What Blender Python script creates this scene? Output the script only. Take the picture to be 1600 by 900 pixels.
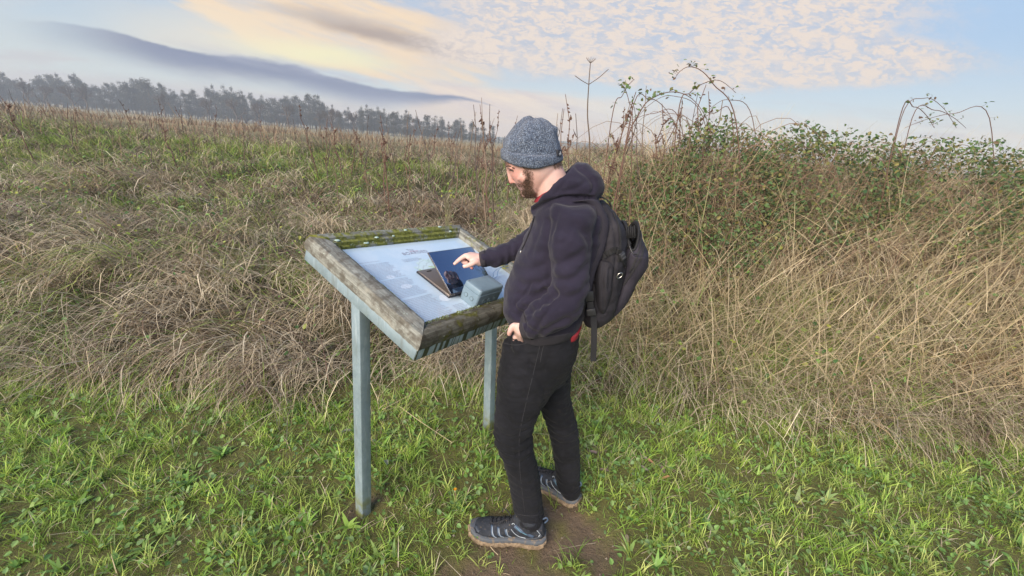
import bpy, bmesh, math, random
import numpy as np
from mathutils import Vector, Matrix, noise as mnoise
from mathutils.bvhtree import BVHTree

for _o in list(bpy.data.objects):
    bpy.data.objects.remove(_o)
SC = bpy.context.scene
COL = SC.collection
PI = math.pi
RNG = np.random.default_rng(7)

# ------------------------------------------------------------------ camera
F_PX, PITCH, ROLL, CAM_H = 668.56, 0.33055, 0.084406, 1.64
cF = np.array([0, math.cos(PITCH), -math.sin(PITCH)])
_d0 = np.array([0, -math.sin(PITCH), -math.cos(PITCH)])
_r0 = np.array([1., 0, 0])
cR = math.cos(ROLL)*_r0 - math.sin(ROLL)*_d0
cD = math.sin(ROLL)*_r0 + math.cos(ROLL)*_d0
cam_data = bpy.data.cameras.new('camera')
cam = bpy.data.objects.new('camera', cam_data)
COL.objects.link(cam)
cam.matrix_world = Matrix(((cR[0], -cD[0], -cF[0], 0), (cR[1], -cD[1], -cF[1], 0),
                           (cR[2], -cD[2], -cF[2], CAM_H), (0, 0, 0, 1)))
cam_data.sensor_fit = 'HORIZONTAL'
cam_data.sensor_width = 36
cam_data.lens = 36*F_PX/1600
cam_data.clip_start = 0.02
cam_data.clip_end = 4000
SC.camera = cam
SC.render.resolution_x = 1024
SC.render.resolution_y = 576
SC.view_settings.view_transform = 'Standard'
SC.view_settings.look = 'None'
SC.view_settings.gamma = 1
SC.view_settings.exposure = 1.5

CAMP = np.array([0, 0, CAM_H])
def ray(px, py):
    return cF + cR*(px-800)/F_PX + cD*(py-450)/F_PX
def P(px, py, Y):
    """world point on the upright plane at distance Y"""
    d = ray(px, py)
    return CAMP + d*(Y/d[1])
def skyuv(px, py):
    d = ray(px, py)
    return d[0]/d[1], d[2]/d[1]

# ------------------------------------------------------------------ world
SUN_EL, SUN_AZ = math.radians(30), math.radians(-152)      # azimuth from +Y towards +X
world = bpy.data.worlds.new('World')
SC.world = world
world.use_nodes = True
WT = world.node_tree

class NG:
    """tiny helper for writing node trees"""
    def __init__(s, tree):
        s.t = tree; tree.nodes.clear()
    def n(s, typ, ins=None, **kw):
        nd = s.t.nodes.new(typ)
        for k, v in kw.items():
            setattr(nd, k, v)
        if ins:
            for k, v in ins.items():
                s.put(nd, k, v)
        return nd
    def put(s, nd, k, v):
        sock = nd.inputs[k]
        if isinstance(v, bpy.types.Node):
            v = v.outputs[0]
        if isinstance(v, bpy.types.NodeSocket):
            s.t.links.new(v, sock)
        else:
            if sock.type == 'RGBA' and len(v) == 3:
                v = (*v, 1)
            sock.default_value = v
    def m(s, op, a, b=0.0, c=None, clamp=False):
        nd = s.n('ShaderNodeMath', operation=op)
        nd.use_clamp = clamp
        s.put(nd, 0, a); s.put(nd, 1, b)
        if c is not None: s.put(nd, 2, c)
        return nd.outputs[0]
    def ramp(s, v, a, b, lo=0.0, hi=1.0):
        nd = s.n('ShaderNodeMapRange', interpolation_type='SMOOTHSTEP')
        s.put(nd, 0, v); s.put(nd, 1, a); s.put(nd, 2, b); s.put(nd, 3, lo); s.put(nd, 4, hi)
        return nd.outputs[0]
    def mix(s, f, a, b, mode='MIX'):
        nd = s.n('ShaderNodeMix', data_type='RGBA', blend_type=mode)
        s.put(nd, 0, f); s.put(nd, 6, a); s.put(nd, 7, b)
        return nd.outputs[2]
    def noise(s, vec, scale, detail=4, rough=.55, dist=0.0, out=0):
        nd = s.n('ShaderNodeTexNoise', {'Scale': scale, 'Detail': detail, 'Roughness': rough, 'Distortion': dist})
        if vec is not None: s.put(nd, 'Vector', vec)
        return nd.outputs[out]
    def vor(s, vec, scale, feature='F1', out=0, rand=1.0):
        nd = s.n('ShaderNodeTexVoronoi', {'Scale': scale, 'Randomness': rand}, feature=feature)
        if vec is not None: s.put(nd, 'Vector', vec)
        return nd.outputs[out]
    def vmul(s, vec, sc):
        nd = s.n('ShaderNodeMapping'); s.put(nd, 0, vec); s.put(nd, 3, sc)
        return nd.outputs[0]
    def xyz(s, x, y, z):
        nd = s.n('ShaderNodeCombineXYZ'); s.put(nd, 0, x); s.put(nd, 1, y); s.put(nd, 2, z)
        return nd.outputs[0]
    def sep(s, v):
        nd = s.n('ShaderNodeSeparateXYZ'); s.put(nd, 0, v)
        return nd.outputs

def lin(*c):
    """display colour -> linear"""
    return tuple((x/12.92 if x <= .04045 else ((x+.055)/1.055)**2.4) for x in c)

def build_sky():
    g = NG(WT)
    STR = 0.12
    K = 1.0/STR/(2**SC.view_settings.exposure)          # cloud radiance that meets the photo's exposure
    def C(r, gg, b): return tuple(x*K for x in lin(r/255, gg/255, b/255))
    tc = g.n('ShaderNodeTexCoord').outputs['Generated']
    x, y, z = g.sep(tc)
    yy = g.m('MAXIMUM', y, .12)
    u0 = g.m('DIVIDE', x, yy); v0 = g.m('DIVIDE', z, yy)
    front = g.ramp(y, .12, .35)
    # streamed noise for warping
    base = g.xyz(u0, g.m('MULTIPLY', v0, 3.2), 0.0)
    w1 = g.noise(base, 5.0, 5, .6, out=1)
    wx, wy, wz = g.sep(w1)
    u = g.m('ADD', u0, g.m('MULTIPLY', g.m('SUBTRACT', wx, .5), .10))
    v = g.m('ADD', v0, g.m('MULTIPLY', g.m('SUBTRACT', wy, .5), .030))
    # fibres that run down to the right, as the clouds are combed
    ca_, sa_ = math.cos(-.22), math.sin(-.22)
    fu = g.m('ADD', g.m('MULTIPLY', u0, ca_), g.m('MULTIPLY', v0, sa_)); fv = g.m('SUBTRACT', g.m('MULTIPLY', v0, ca_), g.m('MULTIPLY', u0, sa_))
    fib = g.noise(g.xyz(g.m('MULTIPLY', fu, 3.0), g.m('MULTIPLY', fv, 24.0), 0.0), 1.0, 7, .62, .3)
    fib2 = g.noise(g.xyz(g.m('MULTIPLY', fu, 9.0), g.m('MULTIPLY', fv, 60.0), 4.0), 1.0, 6, .65, .3)
    fibre = g.m('ADD', g.m('MULTIPLY', fib, .65), g.m('MULTIPLY', fib2, .35))
    def ell(c, a, half, soft=.5, uu=None, vv=None):
        """soft ellipse: centre c, tip a (photo px), half thickness px"""
        cu, cv = skyuv(*c); au, av = skyuv(*a)
        L = math.hypot(au-cu, av-cv); ang = math.atan2(av-cv, au-cu)
        h = half/F_PX
        du = g.m('SUBTRACT', uu or u, cu); dv = g.m('SUBTRACT', vv or v, cv)
        ca, sa = math.cos(ang), math.sin(ang)
        p = g.m('DIVIDE', g.m('ADD', g.m('MULTIPLY', du, ca), g.m('MULTIPLY', dv, sa)), L)
        q = g.m('DIVIDE', g.m('SUBTRACT', g.m('MULTIPLY', dv, ca), g.m('MULTIPLY', du, sa)), h)
        r = g.m('SQRT', g.m('ADD', g.m('MULTIPLY', p, p), g.m('MULTIPLY', q, q)))
        return g.m('MULTIPLY', g.ramp(r, 1+soft, 1-soft), front)
    nish = g.n('ShaderNodeTexSky', sky_type='NISHITA')
    nish.sun_disc = False
    nish.sun_elevation = SUN_EL
    nish.sun_rotation = SUN_AZ
    nish.altitude = 50; nish.air_density = 1.0; nish.dust_density = 1.2; nish.ozone_density = 1.5
    # a thin high veil pales the clear sky, most of all low down
    hz = g.ramp(z, 0.0, .75)
    veil = g.mix(g.ramp(z, .03, .22), C(212, 219, 216), C(166, 192, 220))
    veil = g.mix(g.ramp(z, .2, .8), veil, C(120, 150, 198))
    col = g.mix(g.ramp(hz, 0, 1, .93, .70), nish.outputs[0], veil)
    # streaky cirrus over the whole sky
    pz = g.m('ADD', g.m('MAXIMUM', z, 0.0), .12)
    plan = g.xyz(g.m('DIVIDE', x, pz), g.m('DIVIDE', y, pz), 0.0)
    st = g.noise(g.vmul(plan, (.35, .9, 1)), 1.0, 6, .6, .6)
    up = g.ramp(z, .02, .12)
    far_side = g.m('SUBTRACT', 1.0, g.m('MULTIPLY', front, g.ramp(g.m('ABSOLUTE', u0), .75, .5)))
    col = g.mix(g.m('MULTIPLY', g.m('MULTIPLY', g.ramp(st, .50, .72), .40), far_side), col, C(228, 216, 206))
    # grey-cream veil in the middle of the view
    col = g.mix(g.m('MULTIPLY', ell((720, 45), (900, 75), 50, .9), .35), col, C(205, 200, 202))
    # big cream cloud, upper left
    m = ell((520, 38), (762, 104), 52, .45)
    m = g.ramp(g.m('ADD', m, g.m('MULTIPLY', g.m('SUBTRACT', fibre, .5), 1.7)), .18, .62)
    m = g.m('MULTIPLY', m, ell((500, 42), (790, 120), 85, .4))
    body = g.mix(g.noise(base, 6, 6, .6), C(247, 221, 194), C(255, 230, 194))
    nz = g.ramp(fibre, .36, .56)
    col = g.mix(g.m('MULTIPLY', m, g.m('MULTIPLY_ADD', nz, .55, .45)), col, body)
    col = g.mix(g.m('MULTIPLY', ell((480, 82), (585, 97), 13, .9), .9), col, C(255, 250, 200))
    col = g.mix(g.m('MULTIPLY', ell((330, 60), (470, 84), 34, .9), .5), col, C(255, 238, 208))
    # dark streaks in it
    col = g.mix(g.m('MULTIPLY', ell((608, 55), (735, 86), 9, .8), .95), col, C(178, 162, 152))
    col = g.mix(g.m('MULTIPLY', ell((572, 38), (650, 60), 9, .9), .5), col, C(190, 174, 165))
    col = g.mix(g.m('MULTIPLY', ell((500, 22), (600, 34), 5, .9), .45), col, C(205, 196, 190))
    # cream low band on the right of centre, glow by the horizon
    low = g.m('MULTIPLY', g.ramp(g.m('ADD', v, g.m('MULTIPLY', g.m('SUBTRACT', fibre, .5), .05)), .112, .092), g.ramp(z, -.05, -.01))
    low = g.m('MULTIPLY', low, g.ramp(u, -.30, -.20))
    col = g.mix(g.m('MULTIPLY', g.m('MULTIPLY', low, g.m('MULTIPLY_ADD', g.ramp(u0, .35, -.1), .6, .35)), front), col, g.mix(g.ramp(fibre, .4, .6), C(232, 214, 206), C(253, 232, 208)))
    col = g.mix(g.m('MULTIPLY', g.m('MULTIPLY', g.ramp(v0, .075, .01), .85), front), col, C(255, 222, 184))
    # thin wisps through the low band
    wisp = g.ramp(g.noise(g.vmul(base, (1, 3.0, 1)), 4.0, 5, .6), .50, .66)
    col = g.mix(g.m('MULTIPLY', g.m('MULTIPLY', wisp, g.ramp(v0, .16, .08)), g.m('MULTIPLY', front, .45)), col, C(205, 196, 200))
    # blue grey bank, lower left
    u2 = g.m('ADD', u0, g.m('MULTIPLY', g.m('SUBTRACT', wx, .5), .05))
    v2 = g.m('ADD', v0, g.m('MULTIPLY', g.m('SUBTRACT', wy, .5), .016))
    (ua, va), (ub, vb) = skyuv(490, 111), skyuv(775, 164)
    sl = (vb-va)/(ub-ua)
    vt = g.m('ADD', g.m('MULTIPLY_ADD', u0, sl, va-sl*ua), g.m('MULTIPLY', g.m('SINE', g.m('MULTIPLY_ADD', u0, 17.0, 4.2)), .006))
    vt = g.m('ADD', vt, g.m('MULTIPLY', g.m('SUBTRACT', wy, .5), .030))
    dpx = g.m('MULTIPLY', g.m('SUBTRACT', vt, v0), F_PX)
    thick = g.m('MULTIPLY', g.ramp(u0, skyuv(800, 165)[0], skyuv(540, 120)[0]), 40.0)
    thick = g.m('ADD', thick, g.m('MULTIPLY', g.m('SUBTRACT', fibre, .5), 26.0))
    bank = g.m('MULTIPLY', g.ramp(dpx, -1.5, 3.5), g.ramp(g.m('DIVIDE', dpx, g.m('MAXIMUM', thick, .5)), 1.15, .30))
    bank = g.m('MULTIPLY', bank, g.m('MULTIPLY', g.ramp(u0, -1.15, -.75), front))
    gb = g.mix(g.noise(base, 9, 5, .6), C(112, 125, 156), C(142, 150, 176))
    col = g.mix(g.m('MULTIPLY', bank, 1.0), col, gb)
    bank2 = g.m('MULTIPLY', ell((430, 98), (545, 121), 8, .8, u2, v2), g.ramp(fibre, .35, .6))
    col = g.mix(g.m('MULTIPLY', bank2, .7), col, C(186, 190, 205))
    bank3 = g.m('MULTIPLY', ell((300, 150), (600, 172), 16, .8, u2, v2), g.ramp(fibre, .35, .6))
    col = g.mix(g.m('MULTIPLY', bank3, .6), col, C(190, 184, 192))
    # mackerel cloud, upper right
    v3 = g.m('MULTIPLY', v0, 2.3)
    cell = g.vor(g.xyz(g.m('ADD', u0, g.m('MULTIPLY', g.m('SUBTRACT', g.noise(g.xyz(u0, v3, 5.0), 30, 4, .6), .5), .08)), g.m('ADD', v3, g.m('MULTIPLY', g.m('SUBTRACT', g.noise(g.xyz(u0, v3, 9.0), 22, 3, .6), .5), .11)), 0.0), 62, 'SMOOTH_F1')
    puff = g.ramp(cell, .62, .18)
    nn = g.m('ADD', g.m('MULTIPLY', g.noise(g.xyz(u0, v3, 0.0), 44, 8, .62), .45), g.m('MULTIPLY', g.noise(g.xyz(u0, g.m('MULTIPLY', v3, 1.3), 2.0), 13, 4, .55), .55))
    puff = g.ramp(g.m('ADD', g.m('MULTIPLY', puff, .26), nn), .38, .74)
    edge = g.noise(g.xyz(u0, v3, 3.0), 6, 4, .6)
    mask = g.m('ADD', ell((1060, 15), (1420, 45), 85, .6), g.m('MULTIPLY', ell((1080, 92), (1500, 105), 26, .8), .8))
    mask = g.m('MAXIMUM', mask, ell((860, 32), (980, 42), 36, .8))
    mask = g.ramp(g.m('ADD', g.m('MINIMUM', mask, 1.0), g.m('MULTIPLY', g.m('SUBTRACT', edge, .5), .9)), .15, .75)
    mask = g.m('MULTIPLY', mask, front)
    col = g.mix(g.m('MULTIPLY', mask, .6), col, C(203, 203, 211))
    col = g.mix(g.m('MULTIPLY', g.m('MULTIPLY', puff, mask), .92), col, C(244, 227, 212))
    # ground side of the world
    col = g.mix(g.ramp(z, -.02, -.08), col, C(110, 100, 80))
    bg = g.n('ShaderNodeBackground', {'Color': col, 'Strength': STR})
    out = g.n('ShaderNodeOutputWorld', {'Surface': bg})
build_sky()

sun_d = bpy.data.lights.new('sun', 'SUN')
sun_d.energy = 2.2
sun_d.angle = math.radians(45)
sun_d.color = (1.0, .86, .70)
sun = bpy.data.objects.new('sun', sun_d)
COL.objects.link(sun)
_sd = Vector((math.sin(SUN_AZ)*math.cos(SUN_EL), math.cos(SUN_AZ)*math.cos(SUN_EL), math.sin(SUN_EL)))
sun.rotation_euler = _sd.to_track_quat('Z', 'Y').to_euler()

# ------------------------------------------------------------------ helpers
def tag(o, label=None, cat=None, group=None, kind=None):
    if label: o['label'] = label
    if cat: o['category'] = cat
    if group: o['group'] = group
    if kind: o['kind'] = kind
    return o
def empty(name, loc=(0, 0, 0), **kw):
    o = bpy.data.objects.new(name, None)
    o.empty_display_size = .1
    COL.objects.link(o)
    o.location = loc
    return tag(o, **kw)
bpy.context.view_layer.update()
def link(name, me, mat=None, parent=None, world=True):
    """link a mesh given in world coordinates under a parent empty that may stand elsewhere"""
    o = bpy.data.objects.new(name, me)
    COL.objects.link(o)
    if mat is not None:
        if not isinstance(mat, (list, tuple)): mat = [mat]
        for m_ in mat: me.materials.append(m_)
    if parent is not None:
        o.parent = parent
        if world:
            base = parent
            off = Vector((0, 0, 0))
            while base is not None:
                off += base.location; base = base.parent
            # children carry the world offset back out
            o.location = -off
    return o
def pymesh(name, V, F, smooth=True, col=None, mi=None):
    me = bpy.data.meshes.new(name)
    if isinstance(F, np.ndarray):
        V = np.asarray(V, dtype=np.float32)
        n, k = F.shape
        me.vertices.add(len(V)); me.vertices.foreach_set('co', V.ravel())
        me.loops.add(n*k); me.loops.foreach_set('vertex_index', F.ravel().astype(np.int32))
        me.polygons.add(n)
        me.polygons.foreach_set('loop_start', np.arange(0, n*k, k, dtype=np.int32))
        me.polygons.foreach_set('loop_total', np.full(n, k, dtype=np.int32))
        me.update(calc_edges=True)
    else:
        me.from_pydata([tuple(v) for v in V], [], [tuple(f) for f in F])
    me.polygons.foreach_set('use_smooth', [smooth]*len(me.polygons))
    if mi is not None: me.polygons.foreach_set('material_index', np.asarray(mi, dtype=np.int32))
    if col is not None:
        a = me.color_attributes.new('tint', 'FLOAT_COLOR', 'POINT')
        c = np.ones((len(V), 4), dtype=np.float32); c[:, :3] = col
        a.data.foreach_set('color', c.ravel())
    me.update()
    return me

class MB:
    """mesh buffer"""
    def __init__(s): s.V = []; s.F = []
    def add(s, V, F):
        b = len(s.V); s.V += [tuple(v) for v in V]; s.F += [tuple(i+b for i in f) for f in F]; return s
    def box(s, o, ax, ay, az, c0=(0, 0, 0)):
        """box with corner o and edge vectors"""
        o, ax, ay, az = map(lambda q: np.asarray(q, float), (o, ax, ay, az))
        V = [o+ax*i+ay*j+az*k for k in (0, 1) for j in (0, 1) for i in (0, 1)]
        s.add(V, [(0, 2, 3, 1), (4, 5, 7, 6), (0, 1, 5, 4), (2, 6, 7, 3), (0, 4, 6, 2), (1, 3, 7, 5)]); return s
    def tube(s, pts, r, n=8, caps=True):
        pts = [np.asarray(p, float) for p in pts]
        rr = r if hasattr(r, '__len__') else [r]*len(pts)
        rings = []; prev = None
        for i, p in enumerate(pts):
            t = pts[min(i+1, len(pts)-1)] - pts[max(i-1, 0)]
            t = t/(np.linalg.norm(t)+1e-12)
            if prev is None:
                a = np.array([0, 0, 1.]) if abs(t[2]) < .9 else np.array([1., 0, 0])
            else: a = prev
            a = a - t*(a@t); a /= np.linalg.norm(a)+1e-12; prev = a
            b = np.cross(t, a)
            rings.append([p+rr[i]*(a*math.cos(2*PI*k/n)+b*math.sin(2*PI*k/n)) for k in range(n)])
        s.rings(rings, caps); return s
    def rings(s, rings, caps=True, closed=False):
        n = len(rings[0]); V = [v for r in rings for v in r]; F = []
        m = len(rings)
        for i in range(m if closed else m-1):
            j2 = (i+1) % m
            for k in range(n):
                F.append((i*n+k, i*n+(k+1) % n, j2*n+(k+1) % n, j2*n+k))
        if caps and not closed:
            F.append(tuple(range(n))[::-1]); F.append(tuple((m-1)*n+k for k in range(n)))
        s.add(V, F); return s
    def me(s, name, smooth=True): return pymesh(name, s.V, s.F, smooth)
    def build(s, name, mat, parent=None, smooth=True, bevel=0, seg=2, auto=None):
        me = s.me(name, smooth)
        if bevel:
            bm = bmesh.new(); bm.from_mesh(me)
            bmesh.ops.recalc_face_normals(bm, faces=bm.faces[:])
            es = [e for e in bm.edges if len(e.link_faces) == 2 and e.calc_face_angle(0) > .5]
            bmesh.ops.bevel(bm, geom=es, offset=bevel, segments=seg, profile=.5, affect='EDGES')
            bm.to_mesh(me); bm.free()
            me.polygons.foreach_set('use_smooth', [True]*len(me.polygons))
            me.set_sharp_from_angle(angle=math.radians(50))
        elif auto:
            me.set_sharp_from_angle(angle=math.radians(auto))
        bm = bmesh.new(); bm.from_mesh(me); bmesh.ops.recalc_face_normals(bm, faces=bm.faces[:]); bm.to_mesh(me); bm.free()
        return link(name, me, mat, parent)

def catmull(pts, k=6):
    pts = [np.asarray(p, float) for p in pts]
    if len(pts) < 3: return [pts[0]+(pts[-1]-pts[0])*i/k for i in range(k+1)]
    out = []
    for i in range(len(pts)-1):
        p0 = pts[max(i-1, 0)]; p1 = pts[i]; p2 = pts[i+1]; p3 = pts[min(i+2, len(pts)-1)]
        for j in range(k):
            t = j/k
            out.append(.5*((2*p1)+(p2-p0)*t+(2*p0-5*p1+4*p2-p3)*t*t+(3*p1-p0-3*p2+p3)*t**3))
    out.append(pts[-1]); return out

def section_loft(secs, n=28, sub=5, power=2.0, bdir=(0, 1, 0)):
    """secs: (frontpoint, backpoint, half depth[, dz at the sides]) -> rings of a smooth closed loft"""
    rows = []
    for s_ in secs:
        A, B, b = np.asarray(s_[0], float), np.asarray(s_[1], float), s_[2]
        dz = s_[3] if len(s_) > 3 else 0.0
        bd = np.asarray(s_[4] if len(s_) > 4 else bdir, float)
        rows.append(np.concatenate([(A+B)/2, (A-B)/2, bd*b, [dz]]))
    rows = catmull(rows, sub)
    rings = []
    for r in rows:
        c, a, b, dz = r[:3], r[3:6], r[6:9], r[9]
        ring = []
        for k in range(n):
            t = 2*PI*k/n
            ct, st = math.cos(t), math.sin(t)
            e = 2.0/power
            ct2 = math.copysign(abs(ct)**e, ct); st2 = math.copysign(abs(st)**e, st)
            ring.append(c+a*ct2+b*st2+np.array([0, 0, dz*st*st]))
        rings.append(ring)
    return rings

def remesh(mb_or_me, voxel, smooth_it=3, name='m'):
    me = mb_or_me.me(name) if isinstance(mb_or_me, MB) else mb_or_me
    bm = bmesh.new(); bm.from_mesh(me)
    bmesh.ops.recalc_face_normals(bm, faces=bm.faces[:])
    bm.to_mesh(me); bm.free()
    o = bpy.data.objects.new('tmp', me); COL.objects.link(o)
    md = o.modifiers.new('r', 'REMESH'); md.mode = 'VOXEL'; md.voxel_size = voxel; md.use_smooth_shade = True
    if smooth_it:
        sm = o.modifiers.new('s', 'SMOOTH'); sm.iterations = smooth_it; sm.factor = .5
    dg = bpy.context.evaluated_depsgraph_get()
    ev = o.evaluated_get(dg)
    out = bpy.data.meshes.new_from_object(ev)
    out.name = name
    bpy.data.objects.remove(o)
    out.polygons.foreach_set('use_smooth', [True]*len(out.polygons))
    return out
def get_co(me):
    a = np.empty(len(me.vertices)*3, dtype=np.float32); me.vertices.foreach_get('co', a); return a.reshape(-1, 3).astype(float)
def get_no(me):
    a = np.empty(len(me.vertices)*3, dtype=np.float32); me.vertices.foreach_get('normal', a); return a.reshape(-1, 3).astype(float)
def set_co(me, co):
    me.vertices.foreach_set('co', co.astype(np.float32).ravel()); me.update()
def vnoise(co, scale, seed=0.0, octaves=2):
    f = np.zeros(len(co))
    for i, p in enumerate(co*scale+seed):
        f[i] = mnoise.fractal(p, .6, 2.0, octaves)
    return f
def polydist(pts, line):
    """distance of 2-D points to a polyline"""
    best = np.full(len(pts), 1e9)
    for a, b in zip(line[:-1], line[1:]):
        a = np.asarray(a); b = np.asarray(b); ab = b-a
        t = np.clip(((pts-a)@ab)/(ab@ab+1e-12), 0, 1)
        d = np.linalg.norm(pts-(a+t[:, None]*ab), axis=1)
        best = np.minimum(best, d)
    return best
def carve(me, folds, Yref, side=-1):
    """folds: (pixel polyline, depth, width) laid on the side of a garment that faces side*Y, in metres"""
    co = get_co(me); no = get_no(me)
    xz = co[:, [0, 2]]
    w_side = np.clip(side*no[:, 1]*1.6+.15, 0, 1)
    disp = np.zeros(len(co))
    for ln, dep, wid in folds:
        l2 = [P(px, py, Yref)[[0, 2]] for px, py in ln]
        d = polydist(xz, [np.array(q) for q in catmull([np.array(q) for q in l2], 4)] if len(l2) > 2 else l2)
        dep = dep*1.3; disp -= dep*np.exp(-(d/wid)**2)*w_side
        disp += dep*.12*np.exp(-((d-wid*1.9)/(wid*.9))**2)*w_side
    set_co(me, co+no*disp[:, None])
def relax(me, it=2, f=.5):
    o = bpy.data.objects.new('tmp', me); COL.objects.link(o)
    sm = o.modifiers.new('s', 'SMOOTH'); sm.iterations = it; sm.factor = f
    out = bpy.data.meshes.new_from_object(o.evaluated_get(bpy.context.evaluated_depsgraph_get()))
    out.name = me.name; bpy.data.objects.remove(o); return out
def bvh_of(me, off=None):
    return BVHTree.FromPolygons([v.co for v in me.vertices], [tuple(p.vertices) for p in me.polygons])
def onto(bvh, px, py, lift=0.0):
    """the point of a surface seen at a photo pixel"""
    d = Vector(ray(px, py)).normalized()
    h = bvh.ray_cast(Vector(CAMP), d)
    if h[0] is None: return None
    n = h[1] if h[1].dot(d) < 0 else -h[1]
    return np.array(h[0]+n*lift), np.array(n)
def ribbon_on(mb, bvh, pix, width, thick=.003, lift=.001, k=8):
    """a strap lying on a surface, following photo pixels"""
    pts = catmull([np.array(p, float) for p in pix], k)
    hits = [onto(bvh, p[0], p[1]) for p in pts]
    hits = [h for h in hits if h is not None]
    if len(hits) < 2: return
    rings = []
    for i, (p, n) in enumerate(hits):
        t = hits[min(i+1, len(hits)-1)][0]-hits[max(i-1, 0)][0]; t /= np.linalg.norm(t)+1e-9
        b = np.cross(t, n); b /= np.linalg.norm(b)+1e-9
        nn = np.cross(b, t)
        if nn@n < 0: nn = -nn
        h = width/2
        rings.append([p-b*h+nn*(lift-thick), p+b*h+nn*(lift-thick), p+b*h+nn*(lift+thick), p-b*h+nn*(lift+thick)])
    mb.rings(rings)

# ------------------------------------------------------------------ materials
def mat(name, base=(.5, .5, .5), rough=.6, metallic=0.0, fn=None, spec=.5, sheen=0.0, coat=0.0, trans=0.0):
    m_ = bpy.data.materials.new(name); m_.use_nodes = True
    g = NG(m_.node_tree)
    b = g.n('ShaderNodeBsdfPrincipled', {'Base Color': (*base, 1), 'Roughness': rough, 'Metallic': metallic})
    b.inputs['Specular IOR Level'].default_value = spec
    if sheen:
        b.inputs['Sheen Weight'].default_value = sheen
        b.inputs['Sheen Roughness'].default_value = .5
    if coat:
        b.inputs['Coat Weight'].default_value = coat
        b.inputs['Coat Roughness'].default_value = .05
    g.n('ShaderNodeOutputMaterial', {'Surface': b})
    if fn: fn(g, b)
    return m_
def obj_co(g): return g.n('ShaderNodeTexCoord').outputs['Object']
def bump(g, b, h, strength=.3, dist=.01):
    bp = g.n('ShaderNodeBump', {'Height': h, 'Strength': strength, 'Distance': dist})
    g.put(b, 'Normal', bp)
# ------------------------------------------------------------------ terrain
def sst(x, a, b):
    t = np.clip((x-a)/(b-a), 0, 1); return t*t*(3-2*t)
_ph = RNG.uniform(0, 6.28, (24, 2)); _fr = RNG.uniform(-1, 1, (24, 2))
def wav(x, y, f=1.0, i0=0, n=8):
    s = 0
    for i in range(i0, i0+n):
        s = s+np.sin(x*_fr[i, 0]*f*3+y*_fr[i, 1]*f*3+_ph[i, 0])
    return s/n
def bank_start(x):
    """where the mown grass ends and the rough bank begins"""
    return 2.72-.45*sst(-x, .75, 1.3)-.25*sst(x, .9, 1.6)+.07*wav(x*3, x*0, 2)
def ground_z(x, y):
    x = np.asarray(x, float); y = np.asarray(y, float)
    b = bank_start(x)
    z = .40*sst(y-b, 0, 1.4)+.66*sst(y, 3.6, 9.5)
    z = z+.62*sst(x, -.1, 1.6)*sst(y-b, .1, 1.7)*(1-.75*sst(y, 6, 16))
    z = z+.10*wav(x, y, 1.1)*sst(y-b, .2, 1.4)+.13*wav(x, y, 2.6, 8)*sst(y-b, 0, .8)+.05*wav(x, y, 7, 5)*sst(y-b, 0, .6)
    z = z+.012*wav(x, y, 9, 12)*(1-.0*x)
    z = z-.02*mud(x, y)
    z = z-1.3*sst(y, 13, 90)
    return z
def mud(x, y):
    """trodden bare earth"""
    d = np.sqrt(((x-.22)/.36)**2+((y-1.41)/.15)**2)
    d2 = np.sqrt(((x-.33)/.17)**2+((y-1.60)/.17)**2)
    d3 = np.sqrt(((x-.12)/.30)**2+((y-1.22)/.12)**2)
    d = np.minimum(np.minimum(d, d2), d3)+.42*wav(x, y, 11, 4)+.30*wav(x, y, 27, 12)
    d = np.minimum(d*1.12, np.sqrt((x+.59)**2+(y-1.50)**2)/.085+.3*wav(x, y, 27, 12))
    d = np.minimum(d, np.sqrt((x+.07)**2+(y-2.178)**2)/.075+.3*wav(x, y, 27, 12))
    return sst(-d, -1.25, -.75)

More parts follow.
